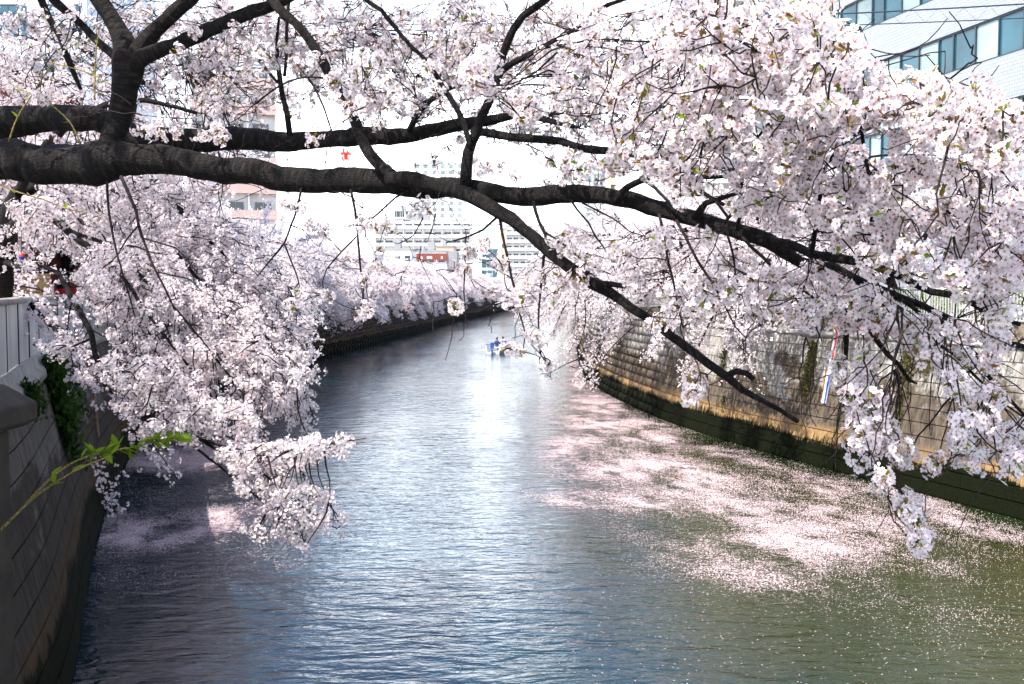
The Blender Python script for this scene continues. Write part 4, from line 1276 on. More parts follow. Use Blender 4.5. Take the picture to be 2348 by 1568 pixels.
# half the clusters sit in little sprays along shared twigs
attach_twigs(np.concatenate(wood_nodes), tgA[::2], ta, .016, .0045, 4, .14, 14, sag=.16, zbias=.35)
props(link('twigs', ta.mesh('twigs', 'twig_bark'), A), kind='stuff')
spr = tgA[::2]
extra = spr[rng.integers(0, len(spr), len(tgA) // 2)] + rng.normal(0, .055, (len(tgA) // 2, 3))
ptsA = np.concatenate([spr, extra])
px, py, dep = proj(ptsA)
order = np.argsort(np.where((px > 0) & (px < 2347) & (py > 0), dep, 99))
for i in order[:300]:
    e = [random.uniform(0, 6.28) for _ in range(3)]
    M = Matrix.Translation(ptsA[i]) @ Matrix.Rotation(e[0], 4, 'X') @ Matrix.Rotation(e[1], 4, 'Y') @ Matrix.Rotation(e[2], 4, 'Z') @ Matrix.Scale(random.uniform(.95, 1.3), 4)
    link('blossom_cluster', random.choice(MID), A, matrix=M)
point_stuff('blossoms', ptsA[order[300:]], GN_MID, len(MID), A, .9, 1.35)

# ------------------------------------------------------------------ fallen petals drifting on the water
def vnoise(x, y, seed):
    r_ = np.random.default_rng(seed)
    g = r_.random((256, 256))
    xi, yi = np.floor(x).astype(int), np.floor(y).astype(int)
    fx, fy = x - xi, y - yi
    fx, fy = fx * fx * (3 - 2 * fx), fy * fy * (3 - 2 * fy)
    a, b2, c2, d2 = g[xi % 256, yi % 256], g[(xi + 1) % 256, yi % 256], g[xi % 256, (yi + 1) % 256], g[(xi + 1) % 256, (yi + 1) % 256]
    return (a * (1 - fx) + b2 * fx) * (1 - fy) + (c2 * (1 - fx) + d2 * fx) * fy
def fbm(x, y, seed, o=4):
    s, a, t = 0, 1, 0
    for k in range(o):
        s = s + a * vnoise(x * 2 ** k + 7.3 * k, y * 2 ** k + 3.1 * k, seed + k)
        t += a
        a *= .55
    return s / t
# drifts: centre, spread (picture units on the water), tilt, weight
DR = [(1325, 850, 16, 60, 0, 1.1), (1360, 925, 60, 30, .3, 1.0), (1420, 975, 110, 22, .12, 1.25), (1500, 1010, 90, 22, .15, 1.3), (1350, 1010, 80, 16, -.1, .7), (1310, 1030, 70, 14, -.2, .6),
      (1420, 1080, 120, 26, .1, .75), (1560, 1080, 130, 34, .25, 1.0), (1300, 1150, 80, 14, .1, .55), (1480, 1160, 130, 26, .12, .9), (1650, 1160, 160, 40, .15, 1.1), (1800, 1240, 200, 46, .12, 1.25), (1600, 1240, 120, 26, .1, .9), (1750, 1310, 190, 40, .1, .8), (1950, 1180, 200, 40, .22, .7), (2000, 1290, 220, 60, .1, .45), (2240, 1210, 110, 18, .22, 1.2), (2100, 1150, 120, 16, .25, .9),
      (1850, 1110, 160, 24, .25, .6), (1700, 1050, 120, 16, .25, .6), (2150, 1380, 250, 70, 0, .14), (420, 1050, 110, 22, -.05, 3.5), (400, 1215, 160, 30, -.12, 4.5), (300, 1240, 60, 18, -.1, 4.0), (500, 1180, 80, 16, -.1, 3.5), (450, 1290, 200, 40, 0, .22), (420, 1120, 120, 40, 0, .22), (640, 1180, 90, 30, 0, .2), (330, 1320, 140, 40, 0, .10)]
def petal_density(px, py, X, Y):
    d = np.zeros_like(px)
    for cx_, cy_, sx, sy, tl, w in DR:
        dx, dy = px - cx_, py - cy_
        dy = dy - tl * dx
        d = np.maximum(d, w * np.exp(-(dx / sx) ** 2 - (dy / sy) ** 2))
    st = fbm(X * .38 + 11, Y * .30 + .12 * X, 5)
    st2 = fbm(X * 1.5, Y * 1.1 + .5 * X, 9)
    base = d * np.clip((st - .22) * 2.6, .05, 1.5) * np.clip((st2 - .26) * 2.4, .12, 1.0)
    return base + .0045 * (px > 1350) + .0018
want, Vp, got = 250000, [], 0
cs = []
while got < want:
    m_ = 400000
    Y = 1 / rng.uniform(1 / 130.0, 1 / 14.0, m_)
    X = rng.uniform(-19, 21, m_)
    ok = (X > np.interp(Y, YS, LB.x) + .05) & (X < np.interp(Y, YS, RB.x) - .05)
    X, Y = X[ok], Y[ok]
    px, py, _ = proj(np.stack([X, Y, 0 * X], -1))
    ok = (px > -60) & (px < 2400) & (py < 1620)
    X, Y, px, py = X[ok], Y[ok], px[ok], py[ok]
    # the sampling thins out as 1/Y^2; even it out to petals per square metre
    dens = petal_density(px, py, X, Y) * np.clip((Y / 34.0) ** 2, .05, 2.0)
    kpt = rng.random(len(X)) < np.clip(dens, 0, 1)
    cs.append(np.stack([X[kpt], Y[kpt]], -1))
    got += int(kpt.sum())
c2 = np.concatenate(cs)[:want]
n = len(c2)
a = rng.random(n) * 6.283
s_ = rng.uniform(.010, .019, n) * np.clip(np.sqrt(c2[:, 1] / 28.0), .85, 1.6)
kite = np.array([(-1, 0), (.1, -.72), (1, 0), (.1, .72)])
V = np.empty((n, 4, 3), np.float32)
ca, sa = np.cos(a)[:, None], np.sin(a)[:, None]
V[..., 0] = c2[:, :1] + (kite[:, 0] * ca - kite[:, 1] * sa) * s_[:, None]
V[..., 1] = c2[:, 1:] + (kite[:, 0] * sa + kite[:, 1] * ca) * s_[:, None]
V[..., 2] = .006 + rng.uniform(0, .006, (n, 1)) + rng.uniform(0, .004, (n, 4))
me = npmesh('floating_petals', V.reshape(-1, 3), [np.arange(n * 4).reshape(-1, 4)])
props(link('floating_petals', me, mat='fallen_petal'), 'pale pink fallen petals drifting in streaks on the river', 'petals', kind='stuff')

# ------------------------------------------------------------------ buildings
def facade(o, origin, along, w, h, z0, bands, rows_name='window', mull=0.0):
    pass
def frame_M(ox, oy, oz, dx, dy):
    """local x along the facade, y into the building, z up"""
    l_ = math.hypot(dx, dy)
    dx, dy = dx / l_, dy / l_
    return Matrix([[dx, -dy, 0, ox], [dy, dx, 0, oy], [0, 0, 1, oz], [0, 0, 0, 1]])
def part(name, mats, parent, M, boxes, bevel=0.0):
    b_ = MB()
    for bx in boxes:
        b_.box(bx[0], bx[1], bx[2] if len(bx) > 2 else 0)
    return link(name, b_.mesh(name, mats, bevel), parent, matrix=M)
def uv_box(me, M=None):
    l = me.uv_layers.new(name='UVMap')
    for p in me.polygons:
        for li in p.loop_indices:
            co = me.vertices[me.loops[li].vertex_index].co
            l.data[li].uv = (co.x if abs(p.normal.y) > .5 else co.y, co.z)

# tiled office block, upper right: ribbon windows, facade running away up the lane
ox, oy = 17.3, 60.0
MO = frame_M(ox, oy, 0, .237, -1)
off = root('office_building', (ox, oy, Z_RB), 'pale grey tiled office block with dark-framed ribbon windows above the right-hand trees', 'building')
L_, D_, TOP = 46.0, 16.0, 32.0
# local y: +y is to the left-hand normal of the direction (dx,dy) -> for (.237,-1) this is (+1,.237): into the block
spand = [(Z_RB - .5, 8.65)] + [(8.65 + 3.7 * k + 1.8, 8.65 + 3.7 * (k + 1)) for k in range(6)]
o = part('wall', ['tile_wall'], off, MO, [((0, 0, a), (L_, D_, c_)) for a, c_ in spand[:1]] + [((0, 0, a), (L_, .5, c_)) for a, c_ in spand[1:]] + [((0, .5, 8), (L_, D_, TOP)), ((0, 0.001, 8.6), (1.3, .6, TOP))])
uv_box(o.data)
for k in range(6):
    z0 = 8.65 + 3.7 * k
    fr_ = part('window', ['dark_frame'], off, MO, [((1.3, .06, z0), (L_, .16, z0 + .09)), ((1.3, .06, z0 + 1.71), (L_, .16, z0 + 1.80))])
    x = 1.3
    j = 0
    while x < L_ - .3:
        wpx = 1.5 if j % 4 else 1.05
        if 5 < j < 24 or j < 20:
            part('mullion', ['dark_frame'], fr_, MO, [((x - .035, .04, z0 + .09), (x + .035, .14, z0 + 1.71))])
            part('pane', ['blind_haze_glass' if (j * 7 + k * 3) % 5 in (0, 1) else 'window_glass'], fr_, MO, [((x + .036, .12, z0 + .09), (min(x + wpx, L_) - .036, .15, z0 + 1.71))])
        x += wpx
        j += 1
part('parapet', ['roof_grey'], off, MO, [((-.1, -.1, TOP), (L_ + .1, .3, TOP + .5))])

def flat_block(name, label, ox, oy, w, depth, z0, z1, pitch, wallm, bays, balc, win_w=1.5, win_h=1.3, group=None, dx=1.0, dy=0.0, sidewin=0, glassm='dim_glass', zstart=None, balcm=None):
    """block facing the camera: walls, floor slabs or balconies, a window with frame and pane in each bay"""
    o = root(name, (ox, oy, z0), label, 'building', group)
    M = frame_M(ox, oy, 0, dx, dy)
    part('wall', [wallm], o, M, [((0, 0, z0), (w, depth, z1))])
    part('roof', ['roof_grey'], o, M, [((-.15, -.15, z1), (w + .15, depth, z1 + .35)), ((w * .3, depth * .3, z1 + .35), (w * .55, depth * .6, z1 + 2.4))])
    z = z1 - pitch
    rows = 0
    lim_z = zstart if zstart is not None else z0 + 1
    wmesh = MB()
    wmesh.box((-win_w / 2 - .08, -.05, -.08), (win_w / 2 + .08, .02, 0.0))
    wmesh.box((-win_w / 2 - .08, -.05, win_h), (win_w / 2 + .08, .02, win_h + .08))
    wmesh.box((-win_w / 2 - .08, -.05, 0), (-win_w / 2, .02, win_h))
    wmesh.box((win_w / 2, -.05, 0), (win_w / 2 + .08, .02, win_h))
    wmesh.box((-.03, -.045, 0), (.03, .02, win_h))
    wme = wmesh.mesh('window', 'dark_frame' if not balc else 'mast_grey')
    pmesh = MB()
    pmesh.box((-win_w / 2 + .003, -.03, .003), (win_w / 2 - .003, .01, win_h - .003))
    pme = pmesh.mesh('pane', glassm)
    while z > lim_z:
        for k in range(bays):
            x = (k + .5) * w / bays + random.uniform(-.2, .2)
            wd = link('window', wme, o, matrix=M @ Matrix.Translation((x, -.012, z + (.9 if not balc else .25))))
            link('pane', pme, wd, matrix=M @ Matrix.Translation((x, -.012, z + (.9 if not balc else .25))))
        if balc:
            part('balcony', [balcm or wallm], o, M, [((-.1, -balc, z - .18), (w + .1, 0, z)), ((-.1, -balc - .1, z - .18), (w + .1, -balc, z + .95))])
            part('balcony_divider', [wallm], o, M, [((k * w / bays - .06, -balc + .01, z + .01), (k * w / bays + .06, -.01, z + pitch - .19)) for k in (0,)])
            for k in range(1, bays + 1):
                part('balcony_divider', [wallm], o, M, [((k * w / bays - .06, -balc + .01, z + .01), (k * w / bays + .06, -.01, z + pitch - .19))])
        z -= pitch
    return o, M
# white apartment house beside the office block
flat_block('apartment_house', 'white apartment house with deep balconies beside the grey tiled office block', 16.2, 84, 11.0, 12, Z_RB, 38.5, 2.95, 'white_render', 3, 1.3, 1.9, 1.9, zstart=13)
# far blocks straight up the river
def span(x0, x1, d):
    return (x0 - CX) / F * d, (x1 - CX) / F * d
def zat(y, d):
    return H + (HY - y) / F * d
a, c_ = span(862, 1080, 350)
flat_block('apartment_block', 'long white balconied apartment block at the far bend of the river', a, 350, c_ - a, 14, 4.6, zat(506, 350), 2.95, 'white_render', 10, 1.4, 2.2, 1.5, zstart=10)
a, c_ = span(948, 1064, 450)
flat_block('tower_block', 'tall pale tower block behind the long balconied block', a, 450, c_ - a, 18, 4.6, zat(378, 450), 2.75, 'white_render', 6, 0, 1.7, 1.4, glassm='blind_haze_glass', zstart=34)  # pale panes paint distance haze into the tower's windows
a, c_ = span(905, 948, 400)
flat_block('rooftop_hall', 'low white block with a louvred top between the two tall blocks', a, 400, c_ - a, 14, 4.6, zat(486, 400), 3.0, 'white_render', 9, 0, .45, 2.2, zstart=30)
a, c_ = span(956, 1024, 215)
o, M = flat_block('shop_building', 'white shop building with a dark red sign band above the trees', a, 215, c_ - a, 12, 4.6, zat(578, 215), 3.0, 'white_render', 3, 0, 1.2, 1.0, zstart=7)
zt = zat(582, 215)
sg = part('sign_band', ['brick_red'], o, M, [((-.1, -.25, zt - 1.55), (c_ - a + .1, -.02, zt))])
for x_, w_ in ((.9, .30), (2.2, .55), (2.9, .40), (5.2, .35)):
    part('sign_mark', ['white_paint'], sg, M, [((x_, -.28, zt - 1.1), (x_ + w_, -.24, zt - .55))])
part('side_wall', ['roof_grey'], o, M, [((c_ - a + .01, 0, 4.6), (c_ - a + 2.2, 10, zt + .6))])  # grey puts this side's shade into its colour
a, c_ = span(1000, 1040, 235)
flat_block('annexe', 'small peach-walled house behind the red sign band', a, 235, c_ - a, 10, 4.6, zat(566, 235), 3.0, 'peach_render', 2, 0, 1.0, 1.0, zstart=9)
a, c_ = span(864, 932, 190)
flat_block('white_house', 'plain white house with two small windows among the far cherry trees', a, 200, c_ - a, 10, 4.6, zat(574, 200), 3.0, 'white_render', 3, 0, .9, .9, zstart=8)
a, c_ = span(1146, 1156, 300)
flat_block('slim_tower', 'very slim peach-coloured tower at the head of the river', a, 300, c_ - a + .4, 3, 4.6, zat(526, 300), 3.2, 'peach_render', 1, 0, .5, 1.0, zstart=8)
a, c_ = span(1104, 1140, 320)
flat_block('glass_office', 'pale blue panelled office building at the head of the river', a, 320, c_ - a, 12, 4.6, zat(572, 320), 3.3, 'pale_blue_panel', 3, 0, 1.4, 2.2, glassm='window_glass', zstart=8)
a, c_ = span(1160, 1235, 380)
flat_block('hillside_flats', 'cream block of flats with window rows beyond the river head', a, 380, c_ - a, 12, 4.6, zat(520, 380), 3.0, 'white_render', 5, 1.2, 1.6, 1.4, zstart=8)
a, c_ = span(1392, 1412, 260)
flat_block('peach_tower', 'tall narrow peach-coloured building behind the right-hand trees', a, 260, c_ - a, 8, 4.6, zat(360, 260), 3.2, 'peach_render', 1, 0, .8, 1.2, zstart=20)
a, c_ = span(1338, 1390, 280)
flat_block('blue_tower', 'pale blue panelled tower beside the narrow peach building', a, 280, c_ - a, 10, 4.6, zat(372, 280), 3.2, 'pale_blue_panel', 3, 0, 1.3, 1.8, glassm='blind_haze_glass', zstart=20)
# left bank
M_dir = (0.35, 1.0)
flat_block('salmon_block', 'salmon and white apartment house rising behind the blossom on the white-fenced side', -37.5, 118, 9.5, 5, Z_LB, 33, 3.1, 'white_render', 3, 1.2, 1.8, 1.7, dx=.95, dy=.30, zstart=14, balcm='salmon_render')
flat_block('brick_house', 'dark red brick house behind the leaning trunk by the white fence', -26, 30, 9, 10, Z_LB, 13.5, 3.0, 'brick_red', 3, 0, 1.1, 1.2, zstart=6)
flat_block('blue_glass_house', 'blue-grey glazed house glimpsed through the blossom on the white-fenced side', -42, 62, 16, 12, Z_LB, 30, 3.2, 'pale_blue_panel', 5, 0, 2.0, 2.0, glassm='window_glass', zstart=8)

# lattice mast with a red top
d = 330
xm, _ = span(796, 796, d)
mast = root('lattice_mast', (xm, d, 4.6), 'slender grey lattice mast with a red flared top', 'mast')
zt, zr = zat(343, d), zat(372, d)
b_ = MB()
hw = .85
for sx in (-1, 1):
    for sy in (-1, 1):
        b_.bar((xm + sx * hw, d + sy * hw, 4.6), (xm + sx * hw, d + sy * hw, zr), .09, 5)
zc = 4.6
while zc < zr - 1.6:
    for sx, sy, ex, ey in ((-1, -1, 1, -1), (1, -1, 1, 1), (1, 1, -1, 1), (-1, 1, -1, -1)):
        b_.bar((xm + sx * hw, d + sy * hw, zc), (xm + ex * hw, d + ey * hw, zc + 1.6), .05, 4)
    zc += 1.6
b_.build('lattice', 'mast_grey', mast)
b_ = MB()
for sx, sy in ((-1, -1), (1, -1), (1, 1), (-1, 1)):
    b_.bar((xm + sx * hw, d + sy * hw, zr), (xm + sx * 1.5, d + sy * 1.5, zr + 2.2), .16, 5)
b_.box((xm - 1.6, d - 1.6, zr + 2.2), (xm + 1.6, d + 1.6, zr + 2.7))
b_.bar((xm, d, zr + .4), (xm, d, zr + 2.2), .7, 8)
b_.bar((xm - .7, d, zr + 2.7), (xm - .7, d, zt), .35, 7)
b_.bar((xm + .6, d, zr + 2.7), (xm + .6, d, zt - .8), .35, 7)
b_.build('red_top', 'red_paint', mast)
# brown pole at the river head
d = 240
xm, _ = span(1100, 1100, d)
o = root('utility_pole', (xm, d, 4.6), 'tall brown pole beside the red sign band', 'pole')
b_ = MB()
b_.bar((xm, d, 4.6), (xm, d, zat(566, d)), .17, 8, r2=.14)
b_.build('shaft', 'rusty_iron', o)
b_ = MB()
b_.box((xm - .9, d - .06, zat(572, d) - .1), (xm + .9, d + .06, zat(572, d)))
b_.build('cross_arm', 'mast_grey', o)

# cables strung across the river to a pole on the right
pole_x, pole_y = 31.0, 36.0
o = root('cable_pole', (pole_x, pole_y, Z_RB), 'grey concrete pole carrying the cables beside the office block', 'pole')
b_ = MB()
b_.bar((pole_x, pole_y, Z_RB - .3), (pole_x, pole_y, 21.5), .19, 10, r2=.13)
b_.build('shaft', 'coping_concrete', o)
b_ = MB()
for z_ in (16.2, 17.6, 19.5, 20.6):
    b_.box((pole_x - .06, pole_y - .9, z_ - .05), (pole_x + .06, pole_y + .9, z_ + .05))
b_.build('cross_arms', 'mast_grey', o)
o = root('cable_pole', (-27.0, 52.0, Z_LB), 'grey concrete pole carrying the cables beyond the white fence', 'pole')
b_ = MB()
b_.bar((-27, 52, Z_LB - .3), (-27, 52, 25.5), .19, 10, r2=.13)
b_.build('shaft', 'coping_concrete', o)
b_ = MB()
for z_ in (20.0, 21.2, 23.0, 24.4):
    b_.box((-27.06, 51.1, z_ - .05), (-26.94, 52.9, z_ + .05))
b_.build('cross_arms', 'mast_grey', o)
def catenary(p, q, sag, n=60):
    p, q = np.array(p), np.array(q)
    t = np.linspace(0, 1, n)[:, None]
    c_ = p * (1 - t) + q * t
    c_[:, 2] -= sag * 4 * (t * (1 - t))[:, 0]
    return c_
CB = []
for k, (za, zb, sag, r_, yo, lab) in enumerate([(20.0, 16.2, 1.1, .022, -.8, 'lower of two dark cables joined by a zigzag lashing'), (20.02, 16.85, 1.1, .030, -.8, 'upper of two dark cables joined by a zigzag lashing'), (21.2, 17.6, .9, .014, .5, 'thin dark cable just above the lashed pair'), (23.0, 19.5, .8, .016, -.4, 'thin dark cable crossing the ribbon windows'), (24.4, 20.6, .8, .013, .6, 'topmost thin dark cable across the sky')]):
    pth = catenary((-27, 52 + yo, za), (pole_x, pole_y + yo, zb), sag)
    t_ = Tubes()
    t_.add(pth, np.full(len(pth), r_), 5)
    CB.append(pth)
    oo = root('overhead_cable', tuple(pth[0]), lab, 'cable', 'cables over the river')
    link('strand', t_.mesh('strand', 'cable_black'), oo)
    if k == 1:
        t_ = Tubes()
        A0, A1 = CB[0], CB[1]
        zz = []
        for j in np.linspace(30, 58, 64):
            f_ = j - int(j)
            zz.append(A0[int(j)] * (1 - f_) + A0[int(j) + 1] * f_ if len(zz) % 2 else A1[int(j)] * (1 - f_) + A1[int(j) + 1] * f_)
        t_.add(np.array(zz), np.full(len(zz), .009), 3)
        link('lashing', t_.mesh('lashing', 'cable_black'), oo)

# ------------------------------------------------------------------ boats and their people
def skin_body(name, verts, edges, parent, mat, rootv=0, sub=1):
    me = bpy.data.meshes.new(name)
    bm = bmesh.new()
    lay = bm.verts.layers.skin.verify()
    vs = []
    for i, (x, y, z, r_) in enumerate(verts):
        v = bm.verts.new((x, y, z))
        v[lay].radius = (r_, r_)
        v[lay].use_root = (i == rootv)
        vs.append(v)
    for i, j in edges:
        bm.edges.new((vs[i], vs[j]))
    bm.to_mesh(me)
    bm.free()
    me.materials.append(MAT[mat])
    o = bpy.data.objects.new(name, me)
    COL.objects.link(o)
    o.parent = parent
    o.modifiers.new('skin', 'SKIN').use_smooth_shade = True
    md = o.modifiers.new('subdivision', 'SUBSURF')
    md.levels = md.render_levels = sub
    return o
def person_mat(name, top, legs):
    m, nt, b = nodes_of(name)
    tc = nt.nodes.new('ShaderNodeTexCoord')
    sp = nt.nodes.new('ShaderNodeSeparateXYZ')
    nt.links.new(tc.outputs['Object'], sp.inputs[0])
    c = ramp(nt, sp.outputs['Z'], [(0.0, legs), (0.13, top), (0.605, (0.42, 0.25, 0.17))], 'CONSTANT')
    nt.links.new(c, b.inputs['Base Color'])
    b.inputs['Roughness'].default_value = 0.8
person_mat('blue_jacket_person', (0.01, 0.06, 0.36), (0.03, 0.06, 0.12))
person_mat('navy_jacket_person', (0.015, 0.03, 0.13), (0.02, 0.10, 0.28))
def seated(loc, rz, mat, label):
    o = root('person', loc, label, 'person', None, rz)
    # origin at the seat; x forward, z up; object z 0.13..0.6 is the jacket
    v = [(0, 0, .06, .15), (0, 0, .22, .14), (.01, 0, .40, .16), (.01, 0, .52, .13), (.02, 0, .60, .055), (.03, 0, .68, .085), (.045, 0, .78, .10), (.04, 0, .86, .075),
         (.01, .19, .50, .075), (.06, .25, .30, .06), (.26, .20, .22, .05), (.36, .17, .24, .04), (.01, -.19, .50, .075), (.06, -.25, .30, .06), (.26, -.20, .22, .05), (.36, -.17, .24, .04),
         (.02, .10, .04, .10), (.42, .13, .06, .085), (.45, .13, -.34, .06), (.58, .13, -.38, .045), (.02, -.10, .04, .10), (.42, -.13, .06, .085), (.45, -.13, -.34, .06), (.58, -.13, -.38, .045)]
    e = [(0, 1), (1, 2), (2, 3), (3, 4), (4, 5), (5, 6), (6, 7), (3, 8), (8, 9), (9, 10), (10, 11), (3, 12), (12, 13), (13, 14), (14, 15), (0, 16), (16, 17), (17, 18), (18, 19), (0, 20), (20, 21), (21, 22), (22, 23)]
    skin_body('body', v, e, o, mat, 0, 1)
    b_ = MB()
    rings = []
    for i in range(5):
        th = i / 4 * math.pi * .55
        for k in range(10):
            a_ = k / 10 * 2 * math.pi
            rings.append((.02 + .118 * math.sin(th + .02) * math.cos(a_) - .012, .112 * math.sin(th + .02) * math.sin(a_), .775 + .15 * math.cos(th)))
    b_.add(rings, [(i * 10 + k, i * 10 + (k + 1) % 10, (i + 1) * 10 + (k + 1) % 10, (i + 1) * 10 + k) for i in range(4) for k in range(10)])
    me = b_.mesh('hair', 'hair_black', smooth=True)
    c_ = bpy.data.objects.new('hair', me)
    COL.objects.link(c_)
    c_.parent = o
    return o
def boat(name, loc, rz, Lb, Wb, Hb, hullm, trim, label, engine=True):
    o = root(name, loc, label, 'boat', None, rz)
    secs = []
    for t in np.linspace(0, 1, 9):
        x = -Lb / 2 + Lb * t
        w = Wb / 2 * (1 - max(0, (t - .45) / .55) ** 2.2 * .96) * (.92 + .08 * min(1, t * 4))
        zt = Hb * (1 + .25 * max(0, t - .4))
        zb = -.12 + .30 * max(0, t - .7)
        secs.append([(x, -w, zt), (x, -w * .82, .02 + zb * .3), (x, 0, zb), (x, w * .82, .02 + zb * .3), (x, w, zt), (x, w * .88, zt), (x, w * .72, .12), (x, -w * .72, .12), (x, -w * .88, zt)])
    b_ = MB()
    n = 9
    vs = [p for s in secs for p in s]
    fs = [(i * n + k, (i + 1) * n + k, (i + 1) * n + (k + 1) % n, i * n + (k + 1) % n) for i in range(8) for k in range(n)]
    fs += [tuple(range(n))[::-1], tuple(range(8 * n, 9 * n))]
    b_.add(vs, fs)
    def loc_link(nm, mb, mat):
        c_ = bpy.data.objects.new(nm, mb.mesh(nm, mat))
        COL.objects.link(c_)
        c_.parent = o
    loc_link('hull', b_, hullm)
    b_ = MB()
    b_.box((-Lb * .30, -Wb * .40, Hb * .62), (-Lb * .16, Wb * .40, Hb * .72))
    loc_link('thwart', b_, hullm)
    b_ = MB()
    b_.box((Lb * .10, -Wb * .40, Hb * .62), (Lb * .24, Wb * .40, Hb * .72))
    loc_link('thwart', b_, hullm)
    b_ = MB()
    for s in (-1, 1):
        for i in range(8):
            p, q = Vector(secs[i][0 if s < 0 else 4]), Vector(secs[i + 1][0 if s < 0 else 4])
            b_.bar(p + Vector((0, 0, .02)), q + Vector((0, 0, .02)), .035, 6)
    loc_link('gunwale', b_, trim)
    if engine:
        b_ = MB()
        b_.box((-Lb / 2 - .26, -.13, Hb * .6), (-Lb / 2 - .01, .13, Hb + .25))
        b_.box((-Lb / 2 - .22, -.06, -.45), (-Lb / 2 - .10, .06, Hb * .5))
        loc_link('outboard_motor', b_, trim)
    return o
g = G(1147, 808)
rzb = 1.15
boat('motor_boat', (g.x, g.y, 0), rzb, 3.4, 1.7, .78, 'boat_white', 'boat_blue', 'small white motor boat with blue trim carrying two people up the river')
for along, up, mt, lb in ((-.78, .58, 'navy_jacket_person', 'person in dark navy jacket seated at the stern of the white boat'), (.58, .58, 'blue_jacket_person', 'person in bright blue jacket seated forward in the white boat')):
    seated((g.x + math.cos(rzb) * along, g.y + math.sin(rzb) * along, up), rzb, mt, lb)
g = G(1166, 703)
boat('river_boat', (g.x, g.y, 0), 1.35, 6.5, 2.2, .9, 'boat_blue', 'dark_metal', 'dark blue boat moored far up the river', False)

# ------------------------------------------------------------------ things on and by the walls
# water level gauge on the right wall
S0 = RB.sy(33.4)
ga = None
def wall_frame(B, S, h, out):
    p, t, n_ = B.at(np.array(S), h, out)
    up = np.array([0, 0, 1.0]) - n_ * B.batter
    up /= np.linalg.norm(up)
    nn = np.cross(t, up)
    if nn @ n_ < 0:
        nn = -nn
        t = -t
    return Matrix([[t[0], nn[0], up[0], p[0]], [t[1], nn[1], up[1], p[1]], [t[2], nn[2], up[2], p[2]], [0, 0, 0, 1]])
def find_S(B, x, y):
    """arc position and height on the wall seen at picture point"""
    best = None
    for S in np.arange(B.sy(12), B.sy(120), .1):
        for h in np.arange(.2, 4.6, .1):
            p, _, _ = B.at(np.array(S), h, 0)
            u, v, _ = proj(np.array([p]))
            e = (u[0] - x) ** 2 + (v[0] - y) ** 2
            if best is None or e < best[0]:
                best = (e, S, h)
    return best[1], best[2]
def find_np(B, x, y):
    S, h = np.meshgrid(np.arange(B.sy(12), B.sy(120), .1), np.arange(.2, 4.6, .1))
    p, _, _ = B.at(S.ravel(), h.ravel(), 0)
    u, v, _ = proj(p.T)
    i = int(np.argmin((u - x) ** 2 + (v - y) ** 2))
    return float(S.ravel()[i]), float(h.ravel()[i])
S0, h0 = find_np(RB, 1890, 925)
M = wall_frame(RB, S0, h0, .0)
gl = 2.75
ga = root('level_gauge', tuple(M.translation), 'white water level gauge board with red and blue stripes on the sunlit wall', 'gauge')
part('board', ['white_paint'], ga, M, [((-.11, .012, 0), (.11, .045, gl))], .004)
part('blue_stripe', ['blue_paint'], ga, M, [((.01, .046, .0), (.105, .052, 1.0))])
part('blue_stripe', ['blue_paint'], ga, M, [((.01, .046, 1.28), (.105, .052, 1.38))])
part('red_stripe', ['red_paint'], ga, M, [((.01, .046, 1.42), (.105, .052, 2.70))])
part('rusty_strip', ['rust_stain'], ga, M, [((-.22, .008, 0.02), (-.12, .022, gl))])
# rusty rod on the left wall
S0, h0 = find_np(LB, 216, 1000)
p1 = LB.at(np.array(S0), h0, .10)[0]
S1, h1 = find_np(LB, 199, 815)
p2 = LB.at(np.array(S1), h1, .10)[0]
b_ = MB()
b_.bar(p1, p2, .035, 7)
o = root('iron_rod', tuple(p1), 'rusty iron rod fixed upright to the dark river wall', 'rod')
link('rod', b_.mesh('rod', 'rusty_iron'), o)
b_ = MB()
for f_ in (.2, .8):
    c_ = Vector(p1).lerp(Vector(p2), f_)
    b_.box(c_ - Vector((.12, .03, .03)), c_ + Vector((.03, .03, .03)))
link('bracket', b_.mesh('bracket', 'rusty_iron'), o)

# ivy hanging on the walls
def ivy(B, x, y, wdt, drop, n, mat, label, group=None, out=.06, lsz=.05):
    S0, h0 = find_np(B, x, y)
    top = B.at(np.array(S0), h0, out)[0]
    o = root('ivy', tuple(top), label, 'ivy', group)
    st = Tubes()
    cs = []
    for k in range(max(3, int(wdt * 12))):
        s_ = S0 + random.gauss(0, wdt * .4)
        L = drop * random.uniform(.45, 1.0) * (1 - min(.6, abs(s_ - S0) / (wdt + .01) * .5))
        hh = np.linspace(h0, max(.3, h0 - L), 14)
        sw = s_ + np.cumsum(rng.normal(0, .03, 14))
        p, _, n_ = B.at(sw, hh, out * .5)
        st.add(p.T, np.linspace(.012, .004, 14), 4, False)
        m_ = n // max(3, int(wdt * 12))
        j = rng.integers(0, 14, m_)
        c_ = p.T[j] + rng.normal(0, .05, (m_, 3)) + n_.T[j] * np.abs(rng.normal(0, out, (m_, 1)))
        cs.append(c_)
    link('stems', st.mesh('stems', 'twig_bark'), o)
    cs = np.concatenate(cs)
    M_ = frames(np.tile(B.at(np.array(S0), h0, 0)[2], (len(cs), 1)) + rng.normal(0, .5, (len(cs), 3)))
    shp = np.array([(0, -.9, 0), (.75, -.35, .1), (.95, .3, 0), (.35, .5, .12), (0, 1.1, 0), (-.35, .5, .12), (-.95, .3, 0), (-.75, -.35, .1)])
    V = np.einsum('nij,kj->nki', M_, shp) * (lsz * rng.uniform(.6, 1.2, (len(cs), 1, 1))) + cs[:, None]
    me = npmesh('ivy_leaves', V.reshape(-1, 3), [np.arange(len(cs) * 8).reshape(-1, 8)])
    props(link('ivy_leaves', me, o, mat), kind='stuff')
